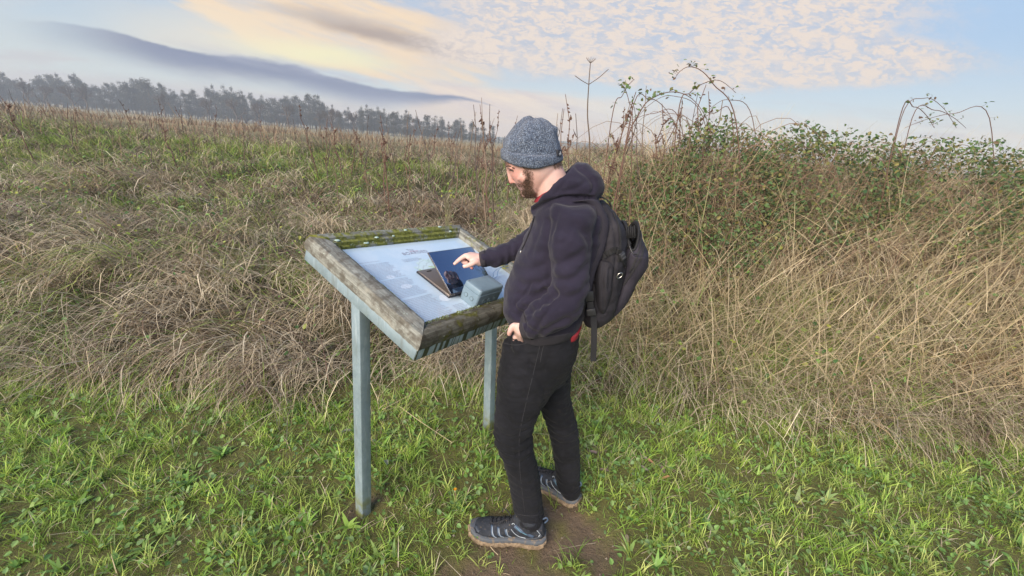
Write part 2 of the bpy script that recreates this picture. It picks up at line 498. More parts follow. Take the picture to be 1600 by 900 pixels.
def build_ground():
    gx = np.concatenate([-np.geomspace(740, 4.2, 40), np.arange(-4, 4.5, .045), np.geomspace(4.7, 740, 40)])
    gy = np.concatenate([[-6, -3, -1, 0, .5], np.arange(.8, 6, .045), np.arange(6.1, 14, .2), np.geomspace(14.5, 640, 46)])
    X, Y = np.meshgrid(gx, gy); Z = ground_z(X, Y)
    V = np.stack([X.ravel(), Y.ravel(), Z.ravel()], 1)
    nx, ny = len(gx), len(gy)
    i = np.arange(nx-1); j = np.arange(ny-1)
    I, J = np.meshgrid(i, j); a = (J*nx+I).ravel()
    Fq = np.stack([a, a+1, a+1+nx, a+nx], 1)
    x, y = V[:, 0], V[:, 1]
    m = mud(x, y)[:, None]
    n1 = (.5+.5*wav(x, y, 6, 3))[:, None]; n2 = (.5+.5*wav(x, y, 17, 9))[:, None]
    soil = np.array([.10, .072, .045])*(1-n1)+np.array([.13, .098, .06])*n1
    moss = np.array([.15, .18, .035])*(1-n2)+np.array([.10, .14, .03])*n2
    lawn = soil*.55+moss*.45
    rough = np.array([.055, .042, .026])*(1-n2)+np.array([.05, .06, .022])*n2
    b = sst(y-bank_start(x), -.1, .3)[:, None]
    c = lawn*(1-b)+rough*b
    mudc = np.array([.165, .122, .085])*(1-n2)+np.array([.12, .09, .062])*n2
    c = c*(1-m)+mudc*m
    mossp = (sst(wav(x, y, 14, 2), .12, .4)*mud(x, y)*.6)[:, None]
    c = c*(1-mossp)+np.array([.11, .125, .02])*mossp
    far = sst(y, 8, 30)[:, None]
    c = c*(1-far)+np.array([.24, .21, .11])*far
    def fn(g, b_):
        tc = obj_co(g)
        at = g.n('ShaderNodeVertexColor', layer_name='tint').outputs[0]
        n = g.noise(tc, 38, 6, .7)
        n3 = g.noise(tc, 230, 3, .6)
        c_ = g.mix(g.ramp(n, .3, .7), at, (1.35, 1.3, 1.25), 'MULTIPLY')
        c_ = g.mix(g.m('MULTIPLY', g.ramp(n3, .45, .7), .55), c_, (.55, .5, .45), 'MULTIPLY')
        g.put(b_, 'Base Color', c_)
        bump(g, b_, g.m('ADD', n, g.m('MULTIPLY', n3, .35)), .8, .02)
    mt = mat('earth', rough=.92, fn=fn, spec=.25)
    o = link('ground', pymesh('ground', V, Fq, True, col=c), mt)
    tag(o, kind='structure')
build_ground()

# ------------------------------------------------------------------ vegetation generators (numpy)
def leaf_mat(name, rough=.55, trans=.35, spec=.3):
    m_ = bpy.data.materials.new(name); m_.use_nodes = True
    g = NG(m_.node_tree)
    at = g.n('ShaderNodeVertexColor', layer_name='tint').outputs[0]
    b = g.n('ShaderNodeBsdfPrincipled', {'Base Color': at, 'Roughness': rough})
    b.inputs['Specular IOR Level'].default_value = spec
    t = g.n('ShaderNodeBsdfTranslucent', {'Color': at})
    mx = g.n('ShaderNodeMixShader', {0: trans, 1: b, 2: t})
    g.n('ShaderNodeOutputMaterial', {'Surface': mx})
    return m_
M_GRASS = leaf_mat('grass_blade', .5, .4)
M_STRAW = leaf_mat('dry_grass', .6, .25)
M_LEAF = leaf_mat('green_leaf', .45, .3, .4)
M_STEM = leaf_mat('dry_stem', .7, 0.0)

def blades(base, L, az, th0, th1, width, seg, col, tipcol=None, waz=None, az2=None, rng=RNG, fold=0.0):
    """ribbons that start at base and lean from angle th0 to th1 off the vertical; one batch, vectorised"""
    N = len(base)
    V = np.zeros((N, seg+1, 2, 3), dtype=np.float32)
    p = base.astype(float).copy()
    if waz is None: waz = rng.uniform(0, PI, N)
    wd = np.stack([np.cos(waz), np.sin(waz), np.zeros(N)], 1)
    azc = az.copy()
    for s_ in range(seg+1):
        t = s_/seg
        w = width*(1-t**1.6)*.5+width*.06
        V[:, s_, 0] = p-wd*w[:, None]; V[:, s_, 1] = p+wd*w[:, None]
        th = th0+(th1-th0)*((s_+.5)/seg)
        if az2 is not None: azc = az+az2*t
        d = np.stack([np.sin(th)*np.cos(azc), np.sin(th)*np.sin(azc), np.cos(th)], 1)
        p = p+d*(L/seg)[:, None]
    idx = (np.arange(N)*(seg+1)*2)[:, None]
    Fs = []
    for s_ in range(seg):
        a = s_*2
        Fs.append(np.concatenate([idx+a, idx+a+1, idx+a+3, idx+a+2], 1))
    F = np.stack(Fs, 1).reshape(-1, 4)
    if tipcol is None: tipcol = col
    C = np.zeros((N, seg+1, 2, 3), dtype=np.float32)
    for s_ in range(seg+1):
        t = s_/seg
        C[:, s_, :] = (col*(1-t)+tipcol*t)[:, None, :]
    return V.reshape(-1, 3), F, C.reshape(-1, 3)
def leaves(cen, nrm, size, col, rng=RNG, wid=.75, az=None):
    """small pointed leaves, six corners each, cupped"""
    N = len(cen)
    nrm = nrm/np.linalg.norm(nrm, axis=1, keepdims=True)
    r = rng.normal(size=(N, 3)) if az is None else az
    a = np.cross(nrm, r); a /= np.linalg.norm(a, axis=1, keepdims=True)+1e-9
    b = np.cross(nrm, a)
    tmpl = np.array([(-.5, 0, 0), (-.22, -.42, .10), (.18, -.36, .09), (.55, 0, -.05), (.18, .36, .09), (-.22, .42, .10), (0, 0, 0)])
    V = cen[:, None]+size[:, None, None]*(tmpl[None, :, 0:1]*a[:, None]+tmpl[None, :, 1:2]*b[:, None]*wid+tmpl[None, :, 2:3]*nrm[:, None])
    idx = (np.arange(N)*7)[:, None]
    F = np.stack([np.concatenate([idx+6, idx+i, idx+(i+1) % 6], 1) for i in range(6)], 1).reshape(-1, 3)
    C = np.repeat(col[:, None], 7, 1)
    return V.reshape(-1, 3), F, C.reshape(-1, 3)
def join(parts):
    """parts with faces of equal corner count"""
    Vs, Fs, Cs = [], [], []; o = 0
    for V, F, C in parts:
        Vs.append(V); Fs.append(F+o); Cs.append(C); o += len(V)
    return np.concatenate(Vs), np.concatenate(Fs), np.concatenate(Cs)
def veg(name, parts, mt, label=None, cat=None, kind='stuff', parent=None):
    V, F, C = join(parts)
    o = link(name, pymesh(name, V, F, False, col=C), mt, parent)
    return tag(o, label, cat, kind=kind)
def cmix(pal, N, rng=RNG, jit=.12):
    pal = np.array(pal); i = rng.integers(0, len(pal), N); j = rng.integers(0, len(pal), N)
    t = rng.uniform(0, .6, N)[:, None]
    c = pal[i]*(1-t)+pal[j]*t
    return c*rng.uniform(1-jit, 1+jit, (N, 1))
def scatter(N, x0, x1, y0, y1, keep=None, rng=RNG):
    x = rng.uniform(x0, x1, N); y = rng.uniform(y0, y1, N)
    if keep is not None:
        k = rng.uniform(0, 1, N) < keep(x, y); x = x[k]; y = y[k]
    return x, y

GREEN = [(.25, .40, .065), (.35, .52, .09), (.45, .56, .12), (.20, .33, .065), (.28, .40, .12), (.53, .58, .20)]
STRAW = [(.58, .48, .33), (.68, .58, .41), (.46, .37, .26), (.30, .23, .16), (.78, .69, .52), (.52, .44, .34)]
BROWN = [(.17, .115, .08), (.23, .155, .105), (.13, .09, .07)]
GOLD = [(.66, .54, .33), (.58, .46, .27), (.74, .63, .42), (.48, .39, .24)]

def build_lawn():
    parts = []
    rng = np.random.default_rng(11)
    near = lambda x, y: (1-sst(y-bank_start(x), -.05, .35))
    # tuft density is uneven
    def dens(x, y):
        d = .58+.95*wav(x, y, 6, 1)+.8*wav(x, y, 17, 5)
        return np.clip(d, .08, 1)*near(x, y)*(1-.94*mud(x, y))*.95
    # tufts
    x, y = scatter(15000, -4.6, 4.2, .45, 3.1, dens, rng)
    n_b = 12
    N = len(x)
    size = np.repeat(rng.uniform(.6, 1.25, N), n_b)
    bx = np.repeat(x, n_b)+rng.normal(0, .012, N*n_b); by = np.repeat(y, n_b)+rng.normal(0, .012, N*n_b)
    M = len(bx)
    base = np.stack([bx, by, ground_z(bx, by)-.004], 1)
    tc = np.repeat(cmix(GREEN, N, rng)*rng.uniform(.65, 1.35, (N, 1)), n_b, 0)*rng.uniform(.75, 1.3, (M, 1))
    dead = rng.uniform(0, 1, M) < .10
    tc[dead] = cmix(STRAW, dead.sum(), rng)
    L = rng.uniform(.035, .11, M)*size
    th0 = rng.uniform(0, .7, M); th1 = th0+rng.uniform(.2, 1.5, M)
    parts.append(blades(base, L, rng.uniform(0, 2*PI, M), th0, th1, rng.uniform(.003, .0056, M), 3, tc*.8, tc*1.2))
    # low fill
    x, y = scatter(135000, -4.6, 4.2, .45, 3.2, lambda x, y: np.clip(dens(x, y)+.25, 0, 1)*near(x, y)*(1-mud(x, y)*.93), rng)
    N = len(x)
    tc = cmix(GREEN[:4]+[(.16, .2, .03)], N, rng)
    th0 = rng.uniform(.2, 1.2, N)
    parts.append(blades(np.stack([x, y, ground_z(x, y)-.003], 1), rng.uniform(.015, .05, N), rng.uniform(0, 2*PI, N), th0, th0+.6, rng.uniform(.002, .004, N), 2, tc*.8, tc*1.15))
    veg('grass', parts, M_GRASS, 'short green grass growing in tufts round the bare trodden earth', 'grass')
    # weeds: clover-like leaves and rosettes
    x, y = scatter(44000, -4.6, 4.2, .45, 3.2, lambda x, y: np.clip(.35-.9*wav(x, y, 5, 2), .06, 1)*near(x, y)*(1-mud(x, y)), rng)
    N = len(x); h = rng.uniform(.006, .05, N)
    nr = np.stack([rng.normal(0, .45, N), rng.normal(0, .45, N), np.ones(N)], 1)
    c = cmix([(.17, .32, .07), (.14, .27, .07), (.23, .36, .09), (.2, .3, .13)], N, rng)
    veg('ground_weeds', [leaves(np.stack([x, y, ground_z(x, y)+h], 1), nr, rng.uniform(.010, .028, N), c, rng, .95)], M_LEAF,
        'small round green weed leaves mixed into the short grass', 'weeds')
    # broad leaved rosettes
    x, y = scatter(2300, -4.6, 4.2, .45, 3.1, lambda x, y: near(x, y)*(1-mud(x, y))*.55, rng)
    nb = 8; N = len(x); X = np.repeat(x, nb); Y = np.repeat(y, nb); M = len(X); az = rng.uniform(0, 6.28, M)
    c = np.repeat(cmix([(.22, .38, .07), (.17, .31, .07), (.32, .44, .10), (.26, .36, .13)], N, rng), nb, 0)*rng.uniform(.8, 1.2, (M, 1))
    th = rng.uniform(.5, 1.3, M); sz = np.repeat(rng.uniform(.6, 1.4, N), nb)
    veg('weed_rosettes', [blades(np.stack([X, Y, ground_z(X, Y)+.003], 1), rng.uniform(.03, .065, M)*sz, az, th, th+.5, rng.uniform(.009, .016, M)*sz, 4, c, c*1.15, waz=az+PI/2)], M_LEAF,
        'broad leaved green weed rosettes scattered through the short grass', 'weeds')
    # moss cushions
    x, y = scatter(45000, -4.6, 4.2, .45, 3.1, lambda x, y: np.clip(1.6*wav(x, y, 9, 10), 0, 1)*near(x, y), rng)
    N = len(x)
    c = cmix([(.16, .17, .02), (.12, .15, .02), (.22, .2, .03)], N, rng)
    th = rng.uniform(0, 1.1, N)
    veg('moss', [blades(np.stack([x, y, ground_z(x, y)-.002], 1), rng.uniform(.006, .018, N), rng.uniform(0, 2*PI, N), th, th+.4, rng.uniform(.003, .005, N), 1, c)], M_GRASS,
        'yellow green moss cushions between the grass tufts', 'moss')
    # dry litter lying on the lawn
    x, y = scatter(2600, -3.4, 3.6, .9, 3.0, lambda x, y: .15+.85*sst(y-bank_start(x), -1.1, 0), rng)
    N = len(x)
    c = cmix(STRAW, N, rng)
    veg('fallen_straw', [blades(np.stack([x, y, ground_z(x, y)+.015], 1), rng.uniform(.05, .24, N), rng.uniform(0, 2*PI, N), rng.uniform(1.3, 1.6, N), rng.uniform(1.45, 1.75, N), rng.uniform(.0015, .003, N), 3, c)], M_STRAW,
        'loose dry straw stalks scattered over the short grass', 'straw')
    # clods and crumbs on the bare earth
    x, y = scatter(2600, -1.5, 1.6, .9, 2.4, lambda x, y: .12+.75*mud(x, y), rng)
    N = len(x); r = rng.uniform(.002, .008, N)
    tm = np.array([(1, 0, 0), (-1, 0, 0), (0, 1, 0), (0, -1, 0), (0, 0, 1), (0, 0, -1.)])
    V = np.stack([x, y, ground_z(x, y)+r*.4], 1)[:, None]+r[:, None, None]*tm[None]*rng.uniform(.6, 1.3, (N, 6, 1))
    Ft = np.array([(0, 2, 4), (2, 1, 4), (1, 3, 4), (3, 0, 4), (2, 0, 5), (1, 2, 5), (3, 1, 5), (0, 3, 5)])
    F = ((np.arange(N)*6)[:, None, None]+Ft[None]).reshape(-1, 3)
    c = np.repeat(cmix([(.16, .115, .07), (.11, .08, .05), (.2, .17, .14)], N, rng)[:, None], 6, 1).reshape(-1, 3)
    veg('soil_crumbs', [(V.reshape(-1, 3), F, c)], M_STEM, 'crumbs of brown soil and small grit on the trodden patch', 'soil')
build_lawn()

def build_bank():
    rng = np.random.default_rng(21)
    S = lambda x, y: ground_z(x, y)
    parts = []
    # --- tussocks of collapsed dead grass on the bank face
    def tuss(N, x0, x1, y0, y1, keep, nb, Lr, col_fn, w, seg, th_end=(1.9, 3.0), spread=.07, up=.35):
        x, y = scatter(N, x0, x1, y0, y1, keep, rng)
        n = len(x)
        flow = rng.uniform(0, 2*PI, n)*.0+(-PI/2+1.1*wav(x, y, 2.0, 6)*2.2)      # combed mostly downhill
        flow = np.where(rng.uniform(0, 1, n) < .3, rng.uniform(0, 2*PI, n), flow)
        X = np.repeat(x, nb)+rng.normal(0, spread, n*nb); Y = np.repeat(y, nb)+rng.normal(0, spread, n*nb)
        M = len(X)
        az = np.repeat(flow, nb)+rng.normal(0, .75, M)
        sz = np.repeat(rng.uniform(.7, 1.3, n), nb)
        c = np.repeat(col_fn(x, y)*rng.uniform(.6, 1.25, (n, 1)), nb, 0)*rng.uniform(.45, 1.4, (M, 1))
        L = rng.uniform(*Lr, M)*sz
        th0 = np.abs(rng.normal(up, .35, M)); th1 = rng.uniform(*th_end, M)
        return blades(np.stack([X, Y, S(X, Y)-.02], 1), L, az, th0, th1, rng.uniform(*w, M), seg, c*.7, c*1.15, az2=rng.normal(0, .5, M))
    def straw_c(x, y):
        n = len(x)
        c = cmix(STRAW, n, rng)
        b = rng.uniform(0, 1, n) < .22
        c[b] = cmix(BROWN, b.sum(), rng)
        g = rng.uniform(0, 1, n) < np.clip(.02+.35*wav(x, y, 1.3, 13)+.15*sst(-x, 1, 3), 0, .4)
        c[g] = cmix(GREEN, g.sum(), rng)*.9
        return c
    kb = lambda x, y: sst(y-bank_start(x), -.12, .15)
    parts.append(tuss(2000, -7, 7, 2.0, 4.2, kb, 15, (.28, .66), straw_c, (.0038, .0092), 5))
    parts.append(tuss(1100, -7, 7, 3.6, 6.5, None, 13, (.3, .62), straw_c, (.005, .011), 5))
    # lip of the bank: long straws spilling over the lawn edge
    x = rng.uniform(-4.5, 4.5, 2600); y = bank_start(x)+rng.uniform(.0, .35, len(x))
    c = straw_c(x, y); n = len(x)
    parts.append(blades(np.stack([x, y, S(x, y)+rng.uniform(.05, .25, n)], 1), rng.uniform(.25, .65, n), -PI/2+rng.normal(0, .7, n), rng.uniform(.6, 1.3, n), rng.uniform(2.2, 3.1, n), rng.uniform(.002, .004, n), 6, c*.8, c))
    # domed tussocks that drape outwards
    x, y = scatter(420, -6.5, 6.5, 2.3, 6.2, lambda x, y: kb(x, y), rng); n = len(x); nb = 60
    ox = rng.normal(0, .07, n*nb); oy = rng.normal(0, .07, n*nb); X = np.repeat(x, nb)+ox; Y = np.repeat(y, nb)+oy; M = n*nb
    sz = np.repeat(rng.uniform(.6, 1.25, n), nb)
    c = np.repeat(cmix(STRAW+[(.30, .22, .15), (.5, .36, .2)], n, rng)*rng.uniform(.6, 1.25, (n, 1)), nb, 0)*rng.uniform(.55, 1.3, (M, 1))
    parts.append(blades(np.stack([X, Y, S(X, Y)-.02], 1), rng.uniform(.35, .62, M)*sz, np.arctan2(oy-.03, ox)+rng.normal(0, .35, M), rng.uniform(.0, .5, M), rng.uniform(1.9, 2.9, M), rng.uniform(.0035, .008, M), 6, c*.7, c*1.15, az2=rng.normal(0, .5, M)))
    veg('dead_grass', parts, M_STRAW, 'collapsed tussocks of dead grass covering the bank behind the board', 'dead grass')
    # green patches inside the bank
    parts = []
    def green_c(x, y): return cmix(GREEN+[(.3, .32, .09)], len(x), rng)
    gk = lambda x, y: np.clip(2.2*wav(x, y, .9, 13)-.15+.85*sst(-x, .8, 1.9), 0, 1)*kb(x, y)
    parts.append(tuss(1400, -5, 5, 2.2, 4.8, gk, 16, (.12, .34), green_c, (.003, .006), 4, (.9, 2.0), .06, .3))
    parts.append(tuss(3200, -14, 3, 4.5, 11, lambda x, y: np.clip(1.8*wav(x, y, .6, 13)+.0+.5*sst(-x, 1, 4), 0, 1), 10, (.12, .32), green_c, (.006, .012), 3, (.8, 2.0), .10, .3))
    x, y = scatter(60000, -9, 2.5, 3.2, 9, lambda x, y: np.clip(3.2*wav(x, y, 1.1, 13)-.08+.95*sst(-x, .4, 2.0), 0, 1)*np.clip(1.3+2*wav(x, y, 6, 3), .1, 1), rng); n = len(x)
    c = cmix([(.33, .42, .09), (.25, .36, .08), (.42, .46, .12), (.20, .30, .07)], n, rng)
    th = rng.uniform(0, .9, n)
    parts.append(blades(np.stack([x, y, S(x, y)-.01], 1), rng.uniform(.04, .16, n), rng.uniform(0, 2*PI, n), th, th+rng.uniform(.3, 1.2, n), rng.uniform(.004, .0075, n)*(y/4.5), 2, c*.75, c*1.1))
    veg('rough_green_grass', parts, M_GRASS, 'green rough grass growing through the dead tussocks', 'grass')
    # --- middle distance
    parts = []
    parts.append(tuss(3600, -14, 12, 5.5, 12, None, 10, (.25, .55), straw_c, (.005, .011), 4))
    def far_c(x, y):
        n = len(x); c = cmix([(.34, .27, .18), (.27, .185, .12), (.22, .145, .095), (.40, .32, .21), (.18, .125, .09)], n, rng)
        return c
    x, y = scatter(25000, -45, 40, 11, 42, lambda x, y: np.clip(.45+1.6*wav(x, y, .45, 5), .08, 1), rng); n = len(x)
    c = far_c(x, y)
    parts.append(blades(np.stack([x, y, S(x, y)-.05], 1), rng.uniform(.2, .8, n)*(1+.5*wav(x, y, .3, 3)), rng.uniform(0, 2*PI, n), rng.uniform(0, .4, n), rng.uniform(.3, 1.6, n), rng.uniform(.012, .05, n)*y/25, 3, c*.8, c))
    veg('meadow_dead_grass', parts, M_STRAW, 'brown and straw coloured dead growth across the field towards the trees', 'dead grass')
    # --- fine brown stems that roughen the skyline
    parts = []
    x, y = scatter(6500, -13, 6, 4.6, 13, lambda x, y: np.clip(.35+1.5*wav(x, y, 1.3, 9), .05, 1)*(.3+.7*sst(y, 5, 7)), rng); n = len(x)
    c = cmix([(.25, .15, .105), (.18, .11, .085), (.28, .20, .14), (.24, .14, .095)], n, rng)
    parts.append(blades(np.stack([x, y, S(x, y)-.02], 1), rng.uniform(.2, .62, n)*rng.uniform(.6, 1.15, n), rng.uniform(0, 2*PI, n), rng.uniform(0, .3, n), rng.uniform(.1, .9, n), rng.uniform(.004, .008, n)*(y/8), 4, c, c, az2=rng.normal(0, .8, n)))
    x, y = scatter(1500, .1, 6, 3.5, 5.2, None, rng); n = len(x)
    c = cmix([(.30, .24, .18), (.22, .17, .13), (.36, .28, .2)], n, rng)
    parts.append(blades(np.stack([x, y, S(x, y)-.02], 1), rng.uniform(.5, 1.0, n), rng.uniform(0, 2*PI, n), rng.uniform(0, .25, n), rng.uniform(.1, .7, n), rng.uniform(.0025, .0045, n), 5, c, c, az2=rng.normal(0, .8, n)))
    veg('brown_stems', parts, M_STEM, 'fine brown dead stems roughening the skyline of the field', 'dead stems')
    # --- upright golden stems on the right hand bank
    parts = []
    x, y = scatter(14000, .25, 6.5, 2.5, 5.0, lambda x, y: sst(y-bank_start(x), 0, .4)*sst(x, .2, 1.0), rng); n = len(x)
    c = cmix(GOLD+STRAW[:4]+[(.30, .34, .14), (.24, .18, .12)], n, rng)
    parts.append(blades(np.stack([x, y, S(x, y)-.03], 1), rng.uniform(.45, 1.15, n), rng.uniform(0, 2*PI, n), rng.uniform(.05, .5, n), rng.uniform(.3, 2.3, n), rng.uniform(.0035, .0085, n), 5, c*.85, c*1.05))
    x, y = scatter(9000, .15, 3.6, 2.45, 3.4, lambda x, y: kb(x, y)*np.clip(.6+1.2*wav(x, y, 2, 4), 0, 1), rng); m_ = len(x); c = cmix(GREEN, m_, rng)*.8
    parts.append(blades(np.stack([x, y, S(x, y)-.02], 1), rng.uniform(.2, .5, m_), rng.uniform(0, 6.28, m_), rng.uniform(.05, .6, m_), rng.uniform(.7, 2.2, m_), rng.uniform(.003, .006, m_), 5, c*.8, c*1.1))
    n = 2600
    x = rng.uniform(.4, 5.5, n); y = rng.uniform(2.6, 4.6, n); c = cmix(GOLD, n, rng)*1.1
    parts.append(blades(np.stack([x, y, S(x, y)+rng.uniform(.1, .7, n)], 1), rng.uniform(.3, .8, n), rng.uniform(0, 2*PI, n), rng.uniform(.9, 1.6, n), rng.uniform(1.2, 2.2, n), rng.uniform(.0025, .0055, n), 4, c))
    veg('tall_dry_grass', parts, M_STRAW, 'tall golden dry grass standing and leaning on the right hand bank', 'dry grass')
    # scattered small leaves over the bank
    x, y = scatter(16000, -6, 6, 2.4, 7, lambda x, y: kb(x, y)*np.clip(.2+.9*wav(x, y, 1.6, 15)+.35*sst(x, .3, 2), .03, 1), rng); n = len(x)
    h = rng.uniform(.02, .30, n)+.35*sst(x, .5, 2)*rng.uniform(0, 1, n)
    nr = np.stack([rng.normal(0, .7, n), rng.normal(-.4, .7, n), np.ones(n)], 1)
    c = cmix([(.11, .22, .05), (.05, .11, .03), (.07, .15, .04), (.2, .34, .07), (.34, .36, .07)], n, rng)
    veg('bank_leaves', [leaves(np.stack([x, y, S(x, y)+h], 1), nr, rng.uniform(.018, .045, n), c, rng)], M_LEAF, 'green nettle and bramble leaves poking through the dead grass', 'leaves')
build_bank()
# ------------------------------------------------------------------ tall plants one can pick out
def stem_tubes(paths, radii, n=4):
    mb = MB()
    for p, r in zip(paths, radii): mb.tube(p, r, n, caps=False)
    return mb
def tinted(mb, name, colfn, mt, parent=None):
    V = np.array(mb.V); c = colfn(V)
    me = bpy.data.meshes.new(name); me.from_pydata(mb.V, [], mb.F)
    me.polygons.foreach_set('use_smooth', [True]*len(me.polygons))
    a = me.color_attributes.new('tint', 'FLOAT_COLOR', 'POINT')
    cc = np.ones((len(V), 4)); cc[:, :3] = c
    a.data.foreach_set('color', cc.astype(np.float32).ravel())
    return link(name, me, mt, parent)

def hogweed():
    rng = np.random.default_rng(3)
    Y = 3.9
    root = P(921, 300, Y); root[2] = ground_z(root[0], root[1])
    o = empty('hogweed_stalk', tuple(root), label='tall bare forked hogweed stalk with a small umbrella head against the sky', cat='dead plant')
    base = [root, P(921, 250, Y), P(918, 180, Y), P(920, 132, Y), P(922.5, 99, Y)]
    mb = MB(); mb.tube(catmull(base, 5), list(np.linspace(.007, .003, 21)), 6)
    tinted(mb, 'stem', lambda V: np.tile((.12, .085, .06), (len(V), 1)), M_STEM, o)
    for tip in ((898, 118), (951, 108)):
        mb = MB(); mb.tube(catmull([P(920, 132, Y), P((920+tip[0])/2+.5, (132+tip[1])/2+1.2, Y), P(*tip, Y)], 4), [.0035, .003, .003, .003, .003, .003, .003, .003, .002], 5)
        tinted(mb, 'branch', lambda V: np.tile((.12, .085, .06), (len(V), 1)), M_STEM, o)
    mb = MB()
    c = P(922.5, 99, Y)
    for k in range(11):
        a = 2*PI*k/11; d = np.array([math.cos(a)*.04, math.sin(a)*.04, .035+.01*rng.uniform()])
        mb.tube([c, c+d*.5+np.array([0, 0, -.002]), c+d], .0012, 4)
    tinted(mb, 'umbel', lambda V: np.tile((.14, .10, .07), (len(V), 1)), M_STEM, o)
hogweed()

def dead_stems():
    """dock and willowherb stalks standing in the rough grass"""
    rng = np.random.default_rng(5)
    kinds = []
    def proto(kind):
        mb = MB(); pts = [np.zeros(3)]
        lean = rng.normal(0, .06, 2); H = 1.0
        for i in range(1, 7):
            pts.append(np.array([lean[0]*i/6+rng.normal(0, .014), lean[1]*i/6+rng.normal(0, .008), H*i/6]))
        mb.tube(pts, list(np.linspace(.0065, .002, 7)), 5)
        for k in range(rng.integers(4, 9)):
            t = rng.uniform(.45, .97); b = pts[int(t*6)]
            a = rng.uniform(0, 2*PI); l = rng.uniform(.06, .2)*(1.2-t)
            e = b+np.array([math.cos(a)*l*.6, math.sin(a)*l*.6, l*1.1])
            mb.tube([b, (b+e)/2+np.array([0, 0, -.01]), e], [.0025, .002, .0012], 4)
            if kind == 0:
                for q in range(3):
                    p = b+(e-b)*rng.uniform(.3, 1)
                    mb.tube([p, p+rng.normal(0, .006, 3), p+rng.normal(0, .01, 3)+np.array([0, 0, .012])], [.004, .006, .002], 4)
        if kind == 0:
            for q in range(13):
                t = rng.uniform(.6, 1); b = pts[min(int(t*6), 5)]*(1-(t*6 % 1))+pts[min(int(t*6)+1, 6)]*(t*6 % 1)
                d = rng.normal(0, 1, 3); d /= np.linalg.norm(d)
                mb.tube([b, b+d*.010, b+d*.016], [.004, .005, .002], 4)
        return mb
    protos = []
    for i in range(8):
        k = i % 2
        me_o = proto(k)
        V = np.array(me_o.V)
        me = bpy.data.meshes.new('stalk'); me.from_pydata(me_o.V, [], me_o.F)
        a = me.color_attributes.new('tint', 'FLOAT_COLOR', 'POINT')
        base = np.array([(.13, .075, .055), (.20, .145, .105), (.15, .09, .07), (.10, .075, .065)][i % 4])
        cc = np.ones((len(V), 4)); cc[:, :3] = base
        a.data.foreach_set('color', cc.astype(np.float32).ravel())
        me.materials.append(M_STEM)
        protos.append((me, k))
    lab = ['rust brown dock stalk with seed clusters standing in the rough grass', 'thin bare branching stalk standing in the rough grass']
    grp = ['dead dock stalks in the field', 'thin dead stalks in the field']
    cat = 'dead stem'
    def put(px, Y, topy, i):
        me, k = protos[i % 8]
        d = P(px, 300, Y); x = d[0]; z = float(ground_z(x, Y))
        top = P(px, topy, Y)[2]
        h = max(.25, top-z)
        o = bpy.data.objects.new('dead_stalk', me); COL.objects.link(o)
        o.location = (x, Y, z-.03); wd = min(1.6, .8+h*.5)*rng.uniform(.8, 1.2)
        o.scale = (wd, wd, h); o.rotation_euler = (rng.normal(0, .06), rng.normal(0, .10), rng.uniform(0, 6.28))
        tag(o, lab[k], cat, grp[k])
    # those seen against sky and trees, left of the man
    for i, (px, ty, Y) in enumerate([(500, 162, 7), (520, 190, 8), (541, 185, 6.5), (572, 175, 7), (584, 200, 6), (598, 195, 8), (606, 178, 6), (619, 182, 7.5),
                                     (640, 205, 6), (661, 195, 6.5), (673, 190, 9), (687, 165, 6), (700, 200, 8), (721, 168, 5.6), (735, 185, 7), (749, 156, 5.5),
                                     (757, 165, 5.8), (765, 146, 5.2), (771, 160, 5.6), (778, 158, 5.4), (790, 176, 5.8), (633, 170, 9), (650, 180, 9.5), (560, 190, 9),
                                     (549, 198, 7.4), (711, 188, 6.4), (741, 176, 7.4), (694, 192, 5.4), (612, 198, 5.4), (530, 204, 5.6),
                                     (848, 160, 5.0), (882, 165, 4.6), (890, 172, 4.4), (903, 137, 4.4), (909, 170, 4.2), (930, 134, 4.2), (934, 150, 4.6), (944, 160, 4.4), (958, 165, 4.2),
                                     (968, 155, 4.6), (999, 129, 4.4), (1005, 150, 4.4), (1012, 160, 4.0), (1026, 158, 4.3), (1037, 162, 4.4), (1046, 150, 4.2), (1060, 140, 4.5), (1070, 124, 4.2),
                                     (1083, 150, 4.3), (1098, 135, 4.0)]):
        put(px, Y, ty, i*3+1 if px > 840 else i)
    for i in range(70):
        px = rng.uniform(-40, 800) if i < 60 else rng.uniform(1110, 1640)
        Y = rng.uniform(6, 13) if i < 60 else rng.uniform(4, 6)
        hor = 215+(px-640)*.085
        put(px, Y, hor+rng.uniform(-30, 14) if i < 60 else hor+rng.uniform(-45, -10), i)
dead_stems()

